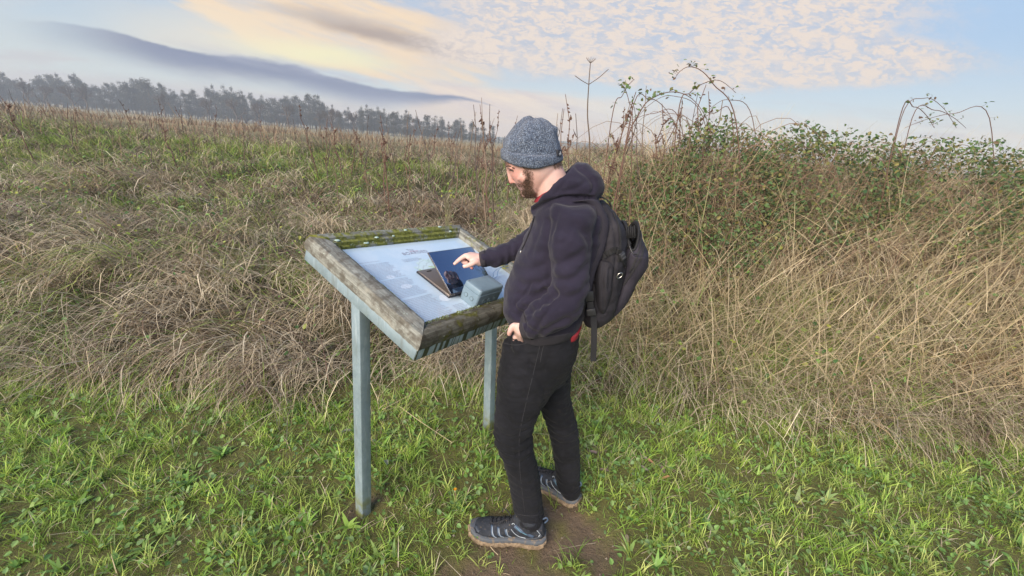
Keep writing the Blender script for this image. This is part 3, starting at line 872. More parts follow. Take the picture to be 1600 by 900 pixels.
def leafy_cane(root_px, pts, Y, leaf_n, r0=.005, label='', seed=0, group=None, leaf=.032):
    rng = np.random.default_rng(seed)
    path = [P(px, py, Y+dy) for px, py, dy in pts]
    b = P(*root_px, Y); b[2] = float(ground_z(b[0], b[1]))
    path = catmull([b]+path, 7)
    o = empty('bramble_cane', tuple(b), label=label, cat='bramble', group=group)
    mb = MB(); n = len(path); mb.tube(path, list(np.linspace(r0, .0015, n)), 5)
    for i in range(0, n-1):           # thorns
        for q in range(3):
            p = path[i]+(path[i+1]-path[i])*rng.uniform(); d = rng.normal(0, 1, 3); d /= np.linalg.norm(d)
            mb.tube([p, p+d*.007], [.0012, .0003], 3, False)
    cen, nr = [], []
    for k in range(int(leaf_n*.62)):
        i = int(n*(.22+.78*rng.uniform())); i = min(i, n-2)
        p = path[i]; d = rng.normal(0, 1, 3); d[2] = abs(d[2])*.6; d /= np.linalg.norm(d)
        st = p+d*rng.uniform(.02, .05)
        mb.tube([p, st], [.0012, .0008], 3, False)
        for q in range(3):
            cen.append(st+rng.normal(0, leaf*.45, 3)); nr.append(rng.normal(0, .6, 3)+np.array([0, -.4, .8]))
    tinted(mb, 'cane', lambda V: np.tile((.14, .08, .06), (len(V), 1)), M_STEM, o)
    if cen:
        N = len(cen)
        V, F, C = leaves(np.array(cen), np.array(nr), rng.uniform(leaf*.6, leaf*1.2, N), cmix([(.09, .17, .055), (.13, .21, .06), (.2, .2, .06), (.16, .10, .06)], N, rng), rng)
        lf = link('leaf_spray', pymesh('leaf_spray', V, F, False, col=C), M_LEAF, o)
        lf['kind'] = 'stuff'
def brambles():
    leafy_cane((955, 330), [(975, 240, 0), (1000, 175, 0), (1020, 153, 0), (1050, 143.5, 0), (1078, 152, 0), (1100, 178, 0), (1112, 215, 0)], 3.6, 20, .006, 'long bramble cane arching low to the right above the hedge', 1)
    leafy_cane((1050, 330), [(1060, 175, 0), (1078, 145, 0), (1100, 130, 0), (1125, 126, 0), (1150, 145, .1)], 3.8, 12, .005, 'bramble cane rising steeply and bending right at the hedge top', 2)
    leafy_cane((1180, 330), [(1150, 190, 0), (1115, 132, 0), (1095, 110, 0), (1076, 104.5, 0), (1062, 112, 0), (1055, 122, 0)], 3.7, 16, .005, 'highest bramble cane curling over to the left with few leaves', 3)
    leafy_cane((940, 330), [(955, 190, 0), (972, 150, 0), (983, 132, 0), (991, 124, 0)], 3.7, 10, .0045, 'short straight bramble shoot with a leafy top near the forked stalk', 4)
    leafy_cane((1000, 330), [(988, 200, 0), (983, 160, 0), (975, 136, 0), (967, 133, 0)], 3.6, 12, .004, 'bramble shoot leaning left with clustered leaves at its tip', 5)
    leafy_cane((690, 460), [(575, 285, 0), (585, 262, 0), (598, 253, 0), (618, 252, 0), (632, 258, .2)], 4.3, 4, .004, 'thin red bramble runner looping over the dead grass at left', 6)
    leafy_cane((560, 700), [(520, 610, -.4), (508, 560, -.3), (500, 520, 0)], 2.6, 0, .003, 'thin bare stalk standing beside the left sign post', 8)
    rng = np.random.default_rng(77)
    for i in range(9):
        px = rng.uniform(930, 1560); Y = rng.uniform(3.4, 4.6); s_ = rng.choice([-1, 1]); w = rng.uniform(45, 120); h = rng.uniform(-8, 26)
        hor = 185+(px-1000)*.0
        leafy_cane((px-s_*w*.3, 330), [(px, hor, 0), (px+s_*w*.5, hor-h-10, 0), (px+s_*w*.9, hor-h*.8, .05), (px+s_*w*1.2, hor+15, .1)], Y, int(rng.integers(6, 14)), .004,
                   'thorny bramble cane arching out of the hedge on the right', 100+i, 'bramble canes of the right hand hedge')
    # the hedge itself: bushes of cane and leaf
    for b, (cx, cy, w, lab) in enumerate([(1.05, 3.9, .55, 'low end of the bramble thicket behind the backpack'), (1.75, 3.8, .6, 'dense bramble bush in the middle of the right hand thicket'),
                                       (2.6, 3.9, .7, 'tall dark bramble bush towards the right of the thicket'), (3.8, 3.9, .8, 'broad bramble bush far along the right hand thicket'), (5.0, 4.0, .9, 'outermost bramble bush at the right edge')]):
        gz = float(ground_z(cx, cy))
        o = empty('bramble_bush', (cx, cy, gz), label=lab, cat='bramble bush', group=None)
        n = 6800
        p = rng.normal(0, 1, (n, 3)); p /= np.linalg.norm(p, axis=1, keepdims=True); p *= rng.uniform(.3, 1, (n, 1))**.5
        top = .34+.20*sst(cx, .8, 2.2)
        cen = np.stack([cx+p[:, 0]*w, cy+p[:, 1]*.6, 0*p[:, 2]], 1)
        gzz = ground_z(cen[:, 0], cen[:, 1])
        lump = .22*wav(cen[:, 0]*1.0, cen[:, 1], 3, 4)
        cen[:, 2] = gzz+.10+(p[:, 2]*.5+.5)*(top*(1.45+.25*sst(cx, 1.2, 2.6))+lump*.7)
        keep = wav(cen[:, 0]+cen[:, 2], cen[:, 1]-cen[:, 2], 5, 2) > -.25
        cen = cen[keep]; n = len(cen)
        nr = rng.normal(0, .6, (n, 3))+np.array([0, -.5, .8])
        c = cmix([(.05, .10, .038), (.07, .135, .045), (.095, .17, .055), (.14, .22, .065), (.25, .22, .07), (.18, .13, .075)], n, rng)
        V, F, C = leaves(cen, nr, rng.uniform(.018, .042, n), c, rng)
        lf = link('foliage', pymesh('foliage', V, F, False, col=C), M_LEAF, o); lf['kind'] = 'stuff'
        mb = MB()
        for k in range(130):
            x = cx+rng.normal(0, w*.5); y = cy+rng.normal(0, .3); z0 = float(ground_z(x, y)); a = rng.uniform(0, 6.28)
            l = rng.uniform(.3, .9)
            mb.tube(catmull([(x, y, z0), (x+math.cos(a)*l*.2, y+math.sin(a)*l*.15, z0+l*.8), (x+math.cos(a)*l*.6, y+math.sin(a)*l*.3, z0+l), (x+math.cos(a)*l, y+math.sin(a)*l*.4, z0+l*.7)], 3), list(np.linspace(.004, .0012, 10)), 4, False)
        ob = tinted(mb, 'canes', lambda V: np.tile((.21, .14, .095), (len(V), 1)), M_STEM, o); ob['kind'] = 'stuff'
brambles()

# ------------------------------------------------------------------ fallen leaves, dandelion, broken stalks
def small_things():
    rng = np.random.default_rng(9)
    def ground_at(px, py):
        d = ray(px, py); s_ = CAM_H/-d[2]; p = CAMP+d*s_; p[2] = float(ground_z(p[0], p[1])); return p
    def fallen(px, py, size, col, lab):
        p = ground_at(px, py)+np.array([0, 0, .03])
        mb = MB(); n = 12
        a0 = rng.uniform(0, 6.28); V = [p+np.array([0, 0, -.002])]; t_ = rng.uniform(-.3, .3, 2)
        for k in range(n):
            a = 2*PI*k/n; r = size*(.55+.45*abs(math.cos(a)))*(1+.12*rng.normal())
            x_, y_ = r*math.cos(a)*math.cos(a0)-r*.7*math.sin(a)*math.sin(a0), r*math.cos(a)*math.sin(a0)+r*.7*math.sin(a)*math.cos(a0)
            V.append(p+np.array([x_, y_, x_*t_[0]+y_*t_[1]+.25*size*rng.uniform()+.15*size*abs(math.sin(a))-size*.25*math.cos(a)*.3+.004]))
        mb.add(V, [(0, 1+k, 1+(k+1) % n) for k in range(n)])
        o = tinted(mb, 'fallen_leaf', lambda V_: np.tile(col, (len(V_), 1)), M_LEAF)
        tag(o, lab, 'leaf')
    fallen(1016, 730, .022, (.48, .26, .15), 'round orange brown fallen leaf in the grass right of the boots')
    fallen(1038, 756, .024, (.50, .27, .14), 'orange leaf lying nearest the lower right of the round one')
    fallen(1032, 741, .028, (.20, .15, .12), 'dark curled dead leaf between the two orange leaves')
    fallen(1005, 723, .022, (.34, .29, .23), 'pale grey withered leaf left of the round orange leaf')
    fallen(1005, 742, .024, (.36, .31, .27), 'pale withered leaf just below the other grey one')
    fallen(926, 714, .024, (.33, .24, .20), 'pinkish brown dead leaf beside the far leg')
    fallen(942, 745, .026, (.25, .19, .14), 'brown crumpled leaf right of the far boot')
    fallen(978, 848, .020, (.24, .19, .15), 'small dull brown leaf near the bottom of the grass')
    fallen(604, 730, .026, (.33, .33, .30), 'grey green leaf beside the foot of the left post')
    fallen(541, 682, .028, (.14, .14, .13), 'dark wet leaf left of the left post')
    # dandelion
    b = ground_at(712, 790)
    o = empty('dandelion', tuple(b), label='small half closed yellow dandelion left of the near boot', cat='flower')
    top = P(711, 769, b[1]-.0)
    mb = MB(); mb.tube(catmull([b, b*.5+top*.5+np.array([.002, 0, 0]), top], 4), .0018, 6)
    tinted(mb, 'stalk', lambda V: np.tile((.26, .19, .10), (len(V), 1)), M_STEM, o)
    mb = MB(); mb.rings([[top+np.array([math.cos(a)*r, math.sin(a)*r, h]) for a in np.linspace(0, 2*PI, 10, endpoint=False)] for r, h in ((.002, 0), (.0055, .004), (.0055, .009), (.005, .012))])
    tinted(mb, 'bud', lambda V: np.tile((.25, .30, .15), (len(V), 1)), M_STEM, o)
    mb = MB()
    for k in range(26):
        a = 2*PI*k/26; r = .0035+.006*(k % 3)/2
        p0 = top+np.array([math.cos(a)*.003, math.sin(a)*.003, .011]); p1 = top+np.array([math.cos(a)*r, math.sin(a)*r, .0185])
        w = np.array([-math.sin(a), math.cos(a), 0])*.0012
        mb.add([p0-w, p0+w, p1+w, p1-w], [(0, 1, 2, 3)])
    ob = tinted(mb, 'petals', lambda V: np.tile((.85, .48, .03), (len(V), 1)), M_LEAF, o); ob['kind'] = 'stuff'
    # rosette leaves
    n = 14; az = np.linspace(0, 6.28, n)+rng.normal(0, .2, n)
    base = np.tile(b, (n, 1)); c = cmix([(.13, .22, .04), (.17, .25, .06)], n, rng)
    V, F, C = blades(base, rng.uniform(.05, .09, n), az, np.full(n, .9), np.full(n, 1.7), rng.uniform(.010, .016, n), 5, c, c*1.1, waz=az+PI/2)
    ob = link('rosette', pymesh('rosette', V, F, False, col=C), M_LEAF, o)
    # snapped straw stalks crossing the lawn
    for i, (pts, lab) in enumerate([([(598, 650), (640, 628), (666, 614), (684, 637)], 'long pale bent straw stalk lying over the grass between the posts'),
                       ([(625, 646), (655, 668), (706, 702)], 'thin straw lying slantwise below the bent pale stalk'),
                       ([(1030, 698), (1070, 678), (1108, 660)], 'single straight straw at the right edge of the grass'),
                       ([(935, 600), (920, 598), (890, 600)], 'dark red bramble tip creeping over the grass beside the far leg'),
                       ([(766, 855), (772, 862), (778, 868)], 'short twig pressed into the earth under the near boot')]):
        q = [ground_at(*p)+np.array([0, 0, .045 if i < 3 else .02]) for p in pts]
        mb = MB(); mb.tube(catmull(q, 5), .0018 if i != 3 else .003, 5)
        col = (.55, .44, .28) if i != 3 else (.16, .05, .05)
        tag(tinted(mb, 'straw_stalk', lambda V: np.tile(col, (len(V), 1)), M_STEM), lab, 'stalk')
small_things()
def leafy_weeds():
    rng = np.random.default_rng(61)
    for (px, py, Y, n, s_, lab) in ((1038, 462, 3.0, 16, .032, 'bright green leafy weed low in the straw right of the backpack'), (790, 318, 3.9, 12, .026, 'small green bramble sprig in the straw left of the chin of the man'),
                                (700, 300, 4.4, 9, .026, 'yellow green leaf sprig in the dead grass above the board'), (575, 262, 5.4, 9, .032, 'broad leaf weed on the far left part of the bank')):
        c = P(px, py, Y); g0 = float(ground_z(c[0], Y)); o = empty('leafy_weed', (c[0], Y, g0), label=lab, cat='plant')
        mb = MB(); cen = []
        for k in range(n):
            e = c+rng.normal(0, 1, 3)*np.array([.07, .05, .05]); mb.tube(catmull([(c[0], Y, g0), (c*.5+e*.5)-np.array([0, 0, .05]), e], 3), .0014, 4, False); cen.append(e)
        tinted(mb, 'stalks', lambda V: np.tile((.2, .2, .1), (len(V), 1)), M_STEM, o)
        V, F, C = leaves(np.array(cen), rng.normal(0, .5, (n, 3))+np.array([0, -.6, .8]), rng.uniform(s_*.7, s_*1.2, n), cmix([(.10, .25, .05), (.16, .30, .06), (.28, .30, .06)], n, rng), rng, .95)
        link('leaves', pymesh('leaves', V, F, False, col=C), M_LEAF, o)
leafy_weeds()

# ------------------------------------------------------------------ trees on the skyline
def trees():
    rng = np.random.default_rng(15)
    def conifer(seed):
        r = np.random.default_rng(seed)
        n = 2600; H = 1.0
        t = r.uniform(0, 1, n)**.8
        nl = 26; lay = r.uniform(.16, 1, nl); off = r.normal(0, .035, (nl, 2)); rad = (.23*np.clip(1.12-lay, 0, 1)**.6*np.clip(lay*3, .4, 1))*r.uniform(.6, 1.3, nl)
        i = r.integers(0, nl, n); a = r.uniform(0, 6.28, n); q = r.uniform(0, 1, n)**.5*rad[i]
        cen = np.stack([off[i, 0]+np.cos(a)*q, off[i, 1]+np.sin(a)*q, lay[i]-.03+r.normal(0, .035, n)-.10*q], 1)
        V, F, C = leaves(cen, r.normal(0, 1, (n, 3))+np.array([0, 0, .8]), r.uniform(.012, .03, n), cmix([(.03, .045, .025), (.045, .055, .03), (.055, .045, .032)], n, r), r)
        cr = pymesh('crown', V, F, False, col=C)
        mb = MB(); mb.tube([(0, 0, -.03), (.005, 0, .5), (0, 0, .97)], [.02, .013, .003], 6)
        for k in range(nl):
            for b in range(3):
                a = r.uniform(0, 6.28); mb.tube([(0, 0, lay[k]-.05), (off[k, 0]+math.cos(a)*rad[k]*.8, off[k, 1]+math.sin(a)*rad[k]*.8, lay[k])], [.006, .002], 4, False)
        return cr, mb
    def bare(seed):
        r = np.random.default_rng(seed); mb = MB(); tw = MB()
        def br(p, d, l, rad, lev):
            e = p+d*l; mid = (p+e)/2+r.normal(0, l*.05, 3)
            (mb if lev < 2 else tw).tube([p, mid, e], [rad, rad*.85, rad*.7], 5 if lev < 2 else 3, False)
            if lev >= 5: return
            for k in range(3 if lev else 5):
                nd = d+r.normal(0, .42, 3)+np.array([0, 0, .12]); nd /= np.linalg.norm(nd)
                br(e if k else mid+(e-mid)*.5, nd, l*r.uniform(.62, .8), rad*.66, lev+1)
        br(np.array([0, 0, -.02]), np.array([0, 0, 1.]), .27, .030, 0)
        return mb, tw
    bark = (.09, .07, .055)
    cons = []
    for s_ in range(7):
        cr, mb = conifer(200+s_); me = mb.me('trunk'); a = me.color_attributes.new('tint', 'FLOAT_COLOR', 'POINT')
        a.data.foreach_set('color', np.tile((*bark, 1), len(me.vertices)).astype(np.float32)); me.materials.append(M_STEM); cr.materials.append(M_LEAF)
        cons.append((cr, me))
    bars = []
    for s_ in range(3):
        a1, a2 = bare(300+s_); ms = []
        for mb, nm in ((a1, 'trunk'), (a2, 'crown')):
            me = mb.me(nm); a = me.color_attributes.new('tint', 'FLOAT_COLOR', 'POINT')
            a.data.foreach_set('color', np.tile((*bark, 1), len(me.vertices)).astype(np.float32)); me.materials.append(M_STEM); ms.append(me)
        bars.append(ms)
    def put(px, topy, Y, kind, i, label, group=None):
        x = P(px, topy, Y)[0]; z = float(ground_z(x, Y)); h = P(px, topy, Y)[2]-z
        o = empty('bare_tree' if kind else 'pine_tree', (x, Y, z), label=label, cat='tree', group=group)
        cr, tr = cons[i % 7] if not kind else (bars[i % 3][1], bars[i % 3][0])
        for nm, me in (('trunk', tr), ('crown', cr)):
            c = bpy.data.objects.new(nm, me); COL.objects.link(c); c.parent = o
        w = h*rng.uniform(.85, 1.2) if not kind else h*.95
        if h < 3: w *= 1.3
        o.scale = (w, w, h); o.rotation_euler = (0, 0, rng.uniform(0, 6.28))
    put(516, 155, 120, 1, 0, 'bare leafless tree with a wide twiggy crown at the far left of the photo skyline')
    put(552, 164, 130, 1, 1, 'second bare leafless tree just right of the widest one')
    put(497, 166, 125, 1, 2, 'partly hidden bare tree at the left end of the tree line')
    big = [(531, 172), (565, 173), (577, 170), (598, 176), (615, 175), (634, 173), (641, 179), (651, 179), (668, 179), (679, 181), (691, 183), (713, 187), (724, 190), (738, 190), (755, 194), (771, 196)]
    for i, (px, ty) in enumerate(big):
        put(px, ty, 150+8*(i % 4), 0, i, 'blue hazy pine in the distant tree line behind the field', 'distant pines on the skyline')
    px = -30
    i = 0
    while px < 800:
        hor = 214+(px-640)*.0845
        ty = hor-(38 if px > 500 else 46)*(1-.45*max(0, (px-560)/240))+rng.uniform(-5, 13)+5*math.sin(px*.05)
        put(px, ty, rng.uniform(165, 200), 0, i+3, 'blue hazy pine in the distant tree line behind the field', 'distant pines on the skyline')
        px += rng.uniform(2, 5.5); i += 1
    for k in range(9):
        px = rng.uniform(0, 480); put(px, 214+(px-640)*.0845-rng.uniform(44, 52), 130, 1, k, 'bare leafless tree in the tree line far to the left', 'bare trees far left')
trees()
def far_hills():
    xs = np.linspace(-680, 680, 120)
    V, F = [], []
    for i, x in enumerate(xs):
        h = 5+7*sst(x, -50, 200)+3*wav(x*.01, 0*x, 1, 2)+2*wav(x*.03, 0*x, 1, 8)
        for (yy, k) in ((420, -.1), (450, .55), (490, 1.0), (530, .9), (600, -.1)):
            V.append((x, yy, h*k-1.0))
    for i in range(119):
        for j in range(4): a = i*5+j; F.append((a, a+1, a+6, a+5))
    def fn(g, b):
        g.put(b, 'Base Color', g.mix(g.ramp(g.noise(obj_co(g), .03, 5), .4, .6), (.05, .07, .03), (.11, .10, .05)))
    o = link('hills', pymesh('hills', V, F, True), mat('far_hill', fn=fn, rough=.9)); tag(o, kind='structure')
far_hills()
# ------------------------------------------------------------------ information board
BT0 = np.array([-.728804, 1.669020, 1.164223]); BU = np.array([.542578, .837465, -.065280])
BV = np.array([.785260, -.533279, -.314611]); BN = np.array([.298288, -.119440, .946973])
BW, BH = .757, .537
def B(u, v, n=0.0): return BT0+BU*u+BV*v+BN*n
def BP(px, py, n=0.0):
    """point n above the board surface seen at a photo pixel"""
    d = ray(px, py); q = B(0, 0, n); return CAMP+d*(((q-CAMP)@BN)/(d@BN))

def wood_fn(moss, along, dark=1.0):
    def fn(g, b):
        tc = obj_co(g)
        # board-aligned coordinates: grain runs along the rail
        du = g.n('ShaderNodeVectorMath', {0: tc, 1: tuple(BU)}, operation='DOT_PRODUCT').outputs['Value']
        dv = g.n('ShaderNodeVectorMath', {0: tc, 1: tuple(BV)}, operation='DOT_PRODUCT').outputs['Value']
        dn = g.n('ShaderNodeVectorMath', {0: tc, 1: tuple(BN)}, operation='DOT_PRODUCT').outputs['Value']
        a, c = (du, dv) if along == 'u' else (dv, du)
        gr = g.xyz(g.m('MULTIPLY', a, 5.0), g.m('MULTIPLY', c, 90.0), g.m('MULTIPLY', dn, 90.0))
        n1 = g.noise(gr, 1.0, 6, .7, .4)
        n2 = g.noise(tc, 26, 5, .65)
        n3 = g.noise(tc, 9, 4, .6)
        base = g.mix(g.ramp(n1, .3, .7), (.125, .128, .112), (.31, .318, .29))
        base = g.mix(g.m('MULTIPLY', g.ramp(n2, .42, .62), .65), base, (.07, .055, .04))
        base = g.mix(g.m('MULTIPLY', g.ramp(n3, .55, .72), .5), base, (.36, .35, .30))
        if moss:
            mk = g.ramp(g.m('ADD', g.m('MULTIPLY', n2, .5), g.m('MULTIPLY', n3, .6)), .62-moss*.2, .72-moss*.2)
            base = g.mix(mk, base, g.mix(g.ramp(g.noise(tc, 70, 3), .4, .6), (.12, .13, .025), (.21, .22, .05)))
        sp = g.vor(tc, 42)
        lich = g.m('MULTIPLY', g.ramp(sp, .16, .10), g.ramp(g.noise(tc, 14, 2), .52, .6))
        base = g.mix(g.m('MULTIPLY', lich, .85), base, (.42, .50, .43))
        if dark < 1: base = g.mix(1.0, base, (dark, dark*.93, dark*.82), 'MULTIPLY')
        g.put(b, 'Base Color', base)
        bump(g, b, g.m('ADD', n1, g.m('MULTIPLY', n2, .7)), .9, .004)
    return fn
def wood(name, moss, along, dark=1.0): return mat(name, rough=.85, fn=wood_fn(moss, along, dark), spec=.3)
def steel_fn(stain=0):
    def fn(g, b):
        tc = obj_co(g)
        v = g.vor(tc, 55, out=1)
        n = g.noise(tc, 8, 5, .6)
        n2 = g.noise(g.vmul(tc, (30, 30, 5)), 1.0, 4, .6)
        c = g.mix(g.m('MULTIPLY', g.ramp(g.sep(v)[0], .2, .8), .30), (.24, .315, .36), (.33, .41, .45))
        c = g.mix(g.ramp(n, .4, .65, 0, .5), c, (.31, .40, .46))
        c = g.mix(g.ramp(n2, .52, .72, 0, .5), c, (.20, .22, .21))
        c = g.mix(g.ramp(g.noise(g.vmul(tc, (60, 60, 9)), 1.0, 4, .6), .56, .7, 0, .45), c, (.46, .54, .58))
        x, y, z = g.sep(tc)
        if stain == 1:      # algae at the foot of the posts
            k = g.m('MULTIPLY', g.ramp(z, .16, .0), g.ramp(g.noise(tc, 20, 4), .35, .6))
            c = g.mix(k, c, (.20, .22, .08))
        if stain == 2:      # dark runs below the lower rail
            du = g.n('ShaderNodeVectorMath', {0: tc, 1: tuple(BU)}, operation='DOT_PRODUCT').outputs['Value']
            r = g.n('ShaderNodeTexNoise', {'Scale': 38.0, 'Detail': 3.0}, noise_dimensions='1D'); g.put(r, 'W', g.m('ADD', du, g.m('MULTIPLY', n, .02)))
            c = g.mix(g.m('MULTIPLY', g.ramp(r.outputs[0], .50, .58), .95), c, (.045, .05, .02))
        g.put(b, 'Base Color', c)
        g.put(b, 'Roughness', g.ramp(n, .3, .7, .42, .62))
        bump(g, b, n, .15, .003)
    return fn
M_STEEL = mat('galvanised_steel', rough=.5, metallic=.35, fn=steel_fn())
M_STEEL_POST = mat('galvanised_post', rough=.5, metallic=.35, fn=steel_fn(1))
M_STEEL_STAIN = mat('stained_steel', rough=.55, metallic=.3, fn=steel_fn(2))

def info_board():
    foot = B(.2, .3); foot[2] = 0
    o = empty('information_board', tuple(foot), label='slanted countryside information board in a mossy timber frame on two galvanised posts', cat='sign')
    rng = np.random.default_rng(31)
    prof = {'side': [(0, -.026), (0, .026), (.006, .031), (.012, .030), (.016, .037), (.030, .040), (.071, .030), (.079, .016), (.081, -.002), (.080, -.026)],
            'far': [(0, -.026), (0, .010), (.010, .014), (.013, .026), (.028, .029), (.033, .040), (.056, .045), (.073, .036), (.080, .018), (.081, -.026)],
            'near': [(0, -.026), (0, .014), (.008, .017), (.020, .017), (.024, .024), (.036, .025), (.040, .031), (.056, .034), (.069, .029), (.079, .017), (.083, .0), (.081, -.017), (.078, -.028)]}
    def rail(kind, which, m_):
        pr = prof[kind]; n = 44; rings = []
        for i in range(n+1):
            t = i/n; ring = []
            for (oo, nn) in pr:
                g_ = .0012
                if which == 'far': u = -oo+g_+(BW+2*oo-2*g_)*t; v = -oo
                if which == 'near': u = -oo+g_+(BW+2*oo-2*g_)*t; v = BH+oo
                if which == 'left': v = -oo+g_+(BH+2*oo-2*g_)*t; u = -oo
                if which == 'right': v = -oo+g_+(BH+2*oo-2*g_)*t; u = BW+oo
                jit = rng.normal(0, .0007, 2) if oo > 0 else (0, 0)
                ring.append(B(u, v+jit[0], nn+jit[1]) if which in ('far', 'near') else B(u+jit[0], v, nn+jit[1]))
            rings.append(ring)
        MB().rings(rings).build('timber_rail', m_, o, auto=32)
    rail('far', 'far', wood('mossy_wood', .62, 'u'))
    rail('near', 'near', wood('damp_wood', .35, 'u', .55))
    rail('side', 'left', wood('weathered_wood', .0, 'v'))
    rail('side', 'right', wood('weathered_wood_right', .35, 'v'))
    # steel angle frame under the timber
    t = .004; lo, hi = -.076, -.0295; e = .074
    def bar(u0, u1, v0, v1, n0, n1, m_=M_STEEL):
        mb = MB(); mb.box(B(u0, v0, n0), BU*(u1-u0), BV*(v1-v0), BN*(n1-n0)); return mb.build('steel_bar', m_, o, bevel=.0015)
    bar(-e, -e+t, -e+t, BH+e-t, lo, hi); bar(BW+e-t, BW+e, -e+t, BH+e-t, lo, hi)
    bar(-e, BW+e, -e, -e+t-.0005, lo, hi); bar(-e, BW+e, BH+e-t+.0005, BH+e, lo, hi, M_STEEL_STAIN)
    bar(-e+t, -e+.045, -e+t+.001, BH+e-t-.001, lo+.010, lo+.014); bar(BW+e-.045, BW+e-t, -e+t+.001, BH+e-t-.001, lo+.010, lo+.014)
    # backing sheet
    mb = MB(); mb.box(B(-.05, -.05, -.0255-.0125), BU*(BW+.1), BV*(BH+.1), BN*.012); mb.build('backing_board', mat('backing', (.10, .10, .10), .7), o)
    # posts
    def post(u, v, m_, foot_):
        c = B(u, v, -.06); gz = float(ground_z(c[0], c[1]))
        ax = np.array([BU[0], BU[1], 0]); ax /= np.linalg.norm(ax); ay = np.array([-ax[1], ax[0], 0])
        h = .025; rings = []
        for z in (gz-.2, gz+.02, gz+.4, c[2]-.0):
            k = c.copy(); k[2] = z; f_ = 1-(z-gz)/(c[2]-gz); k[0] += (foot_[0]-c[0])*f_; k[1] += (foot_[1]-c[1])*f_
            ring = []
            for sx, sy in ((-1, -1), (1, -1), (1, 1), (-1, 1)):
                p = k+ax*h*sx+ay*h*sy
                if z > gz+.5: p[2] += -.06*0-((p-c)@BU)*0
                ring.append(p)
            rings.append(ring)
        # cut the top to the slope of the board
        top = []
        for p in rings[-1]:
            q = B(0, 0, -.066); zz = q[2]-((p[0]-q[0])*BN[0]+(p[1]-q[1])*BN[1])/BN[2]; top.append(np.array([p[0], p[1], zz]))
        rings[-1] = top
        MB().rings(rings).build('post', m_, o, smooth=False, bevel=.004, seg=3)
    post(-.045, .26, M_STEEL_POST, (-.590, 1.500)); post(BW+.044, .255, M_STEEL_POST, (-.070, 2.178))
    # printed panel
    def pfn(g, b):
        tc = obj_co(g)
        n = g.noise(tc, 6, 4, .6); n2 = g.noise(tc, 40, 5, .7)
        c = g.mix(g.ramp(n, .42, .6), (.49, .63, .76), (.55, .67, .78))
        c = g.mix(g.m('MULTIPLY', g.ramp(n2, .60, .74), .35), c, (.62, .70, .82))
        g.put(b, 'Base Color', c); g.put(b, 'Roughness', g.ramp(n2, .3, .7, .12, .26))
    mb = MB(); mb.box(B(.001, .001, -.004), BU*(BW-.002), BV*(BH-.002), BN*.004)
    panel = mb.build('printed_panel', mat('panel_print', rough=.2, fn=pfn, coat=.6), o, smooth=False)
    # flat print on the panel
    def quad(mb, u0, v0, u1, v1, n): mb.add([B(u0, v1, n), B(u1, v1, n), B(u1, v0, n), B(u0, v0, n)], [(0, 1, 2, 3)])
    ink = mat('grey_ink', (.30, .34, .44), .35, coat=.5)
    mb = MB()
    def para(u0, u1, v0, v1, lh, seed, head=False):
        r = np.random.default_rng(seed); v = v0
        while v < v1:
            u = u0; end = u1-(.25*(u1-u0)*r.uniform() if r.uniform() < .22 else .02*r.uniform())
            while u < end:
                w = r.uniform(.004, .014); w = min(w, end-u+.002)
                # letters of a word: short upright strokes
                k = u
                while k < u+w:
                    lw = r.uniform(.0008, .0014); hh = lh*(.42 if r.uniform() < .7 else .6)
                    quad(mb, k, v+lh*.62-hh, k+lw, v+lh*.62, .0006); k += lw+.0007
                u += w+.0030
            v += lh
    para(.022, .155, .112, .118, .0075, 1)
    para(.022, .175, .130, .238, .0088, 2)
    para(.022, .185, .252, .372, .0088, 3)
    para(.022, .195, .386, .522, .0088, 4)
    para(.215, .29, .482, .525, .0088, 5)
    para(.58, .73, .13, .36, .0088, 6)
    para(.58, .73, .38, .52, .0088, 7)
    para(.245, .36, .128, .150, .0085, 8)
    t1 = mb.build('small_print', ink, panel, smooth=False); t1['kind'] = 'stuff'
    # title
    def text(body, u, v, size, m_, nm):
        cu = bpy.data.curves.new('txt', 'FONT'); cu.body = body; cu.size = size; cu.space_character = 1.15; cu.align_x = 'CENTER'
        ob = bpy.data.objects.new('txt', cu); COL.objects.link(ob)
        me = bpy.data.meshes.new_from_object(ob.evaluated_get(bpy.context.evaluated_depsgraph_get()))
        bpy.data.objects.remove(ob)
        for q in me.vertices: q.co = Vector(B(u+q.co.x, v-q.co.y, .0007))
        me.name = nm
        return link(nm, me, m_, panel)
    title = mat('title_ink', (.20, .18, .27), .35, coat=.5)
    text('BOARDED', .362, .098, .030, title, 'title_lettering')
    text('The', .352, .070, .022, title, 'title_lettering')
    mb = MB(); quad(mb, .335, .074, .39, .0765, .0008); mb.build('title_rule', mat('pink_ink', (.55, .32, .42), .35), panel, smooth=False)
    # pale map in the middle
    def mfn(g, b):
        tc = obj_co(g)
        n = g.noise(tc, 16, 3, .5)
        w = g.n('ShaderNodeTexWave', {'Scale': 14.0, 'Distortion': 9.0, 'Detail': 3.0, 'Vector': tc}).outputs[1]
        c = g.mix(g.ramp(n, .4, .6), (.46, .62, .58), (.56, .70, .74))
        c = g.mix(g.ramp(g.noise(tc, 30, 2), .62, .68), c, (.42, .58, .30))
        c = g.mix(g.m('MULTIPLY', g.ramp(w, .88, .97), .5), c, (.40, .46, .48))
        g.put(b, 'Base Color', c)
    mb = MB()
    r = np.random.default_rng(4); pts = []
    for k in range(40):
        a = 2*PI*k/40; rr = 1+.10*math.sin(3*a+1)+.06*r.normal()
        pts.append(B(.40+.165*math.cos(a)*rr, .27+.12*math.sin(a)*rr, .0004))
    mb.add(pts[::-1], [tuple(range(40))]); mb.build('printed_map', mat('map_print', rough=.25, fn=mfn, coat=.5), panel, smooth=False)
    mb = MB()
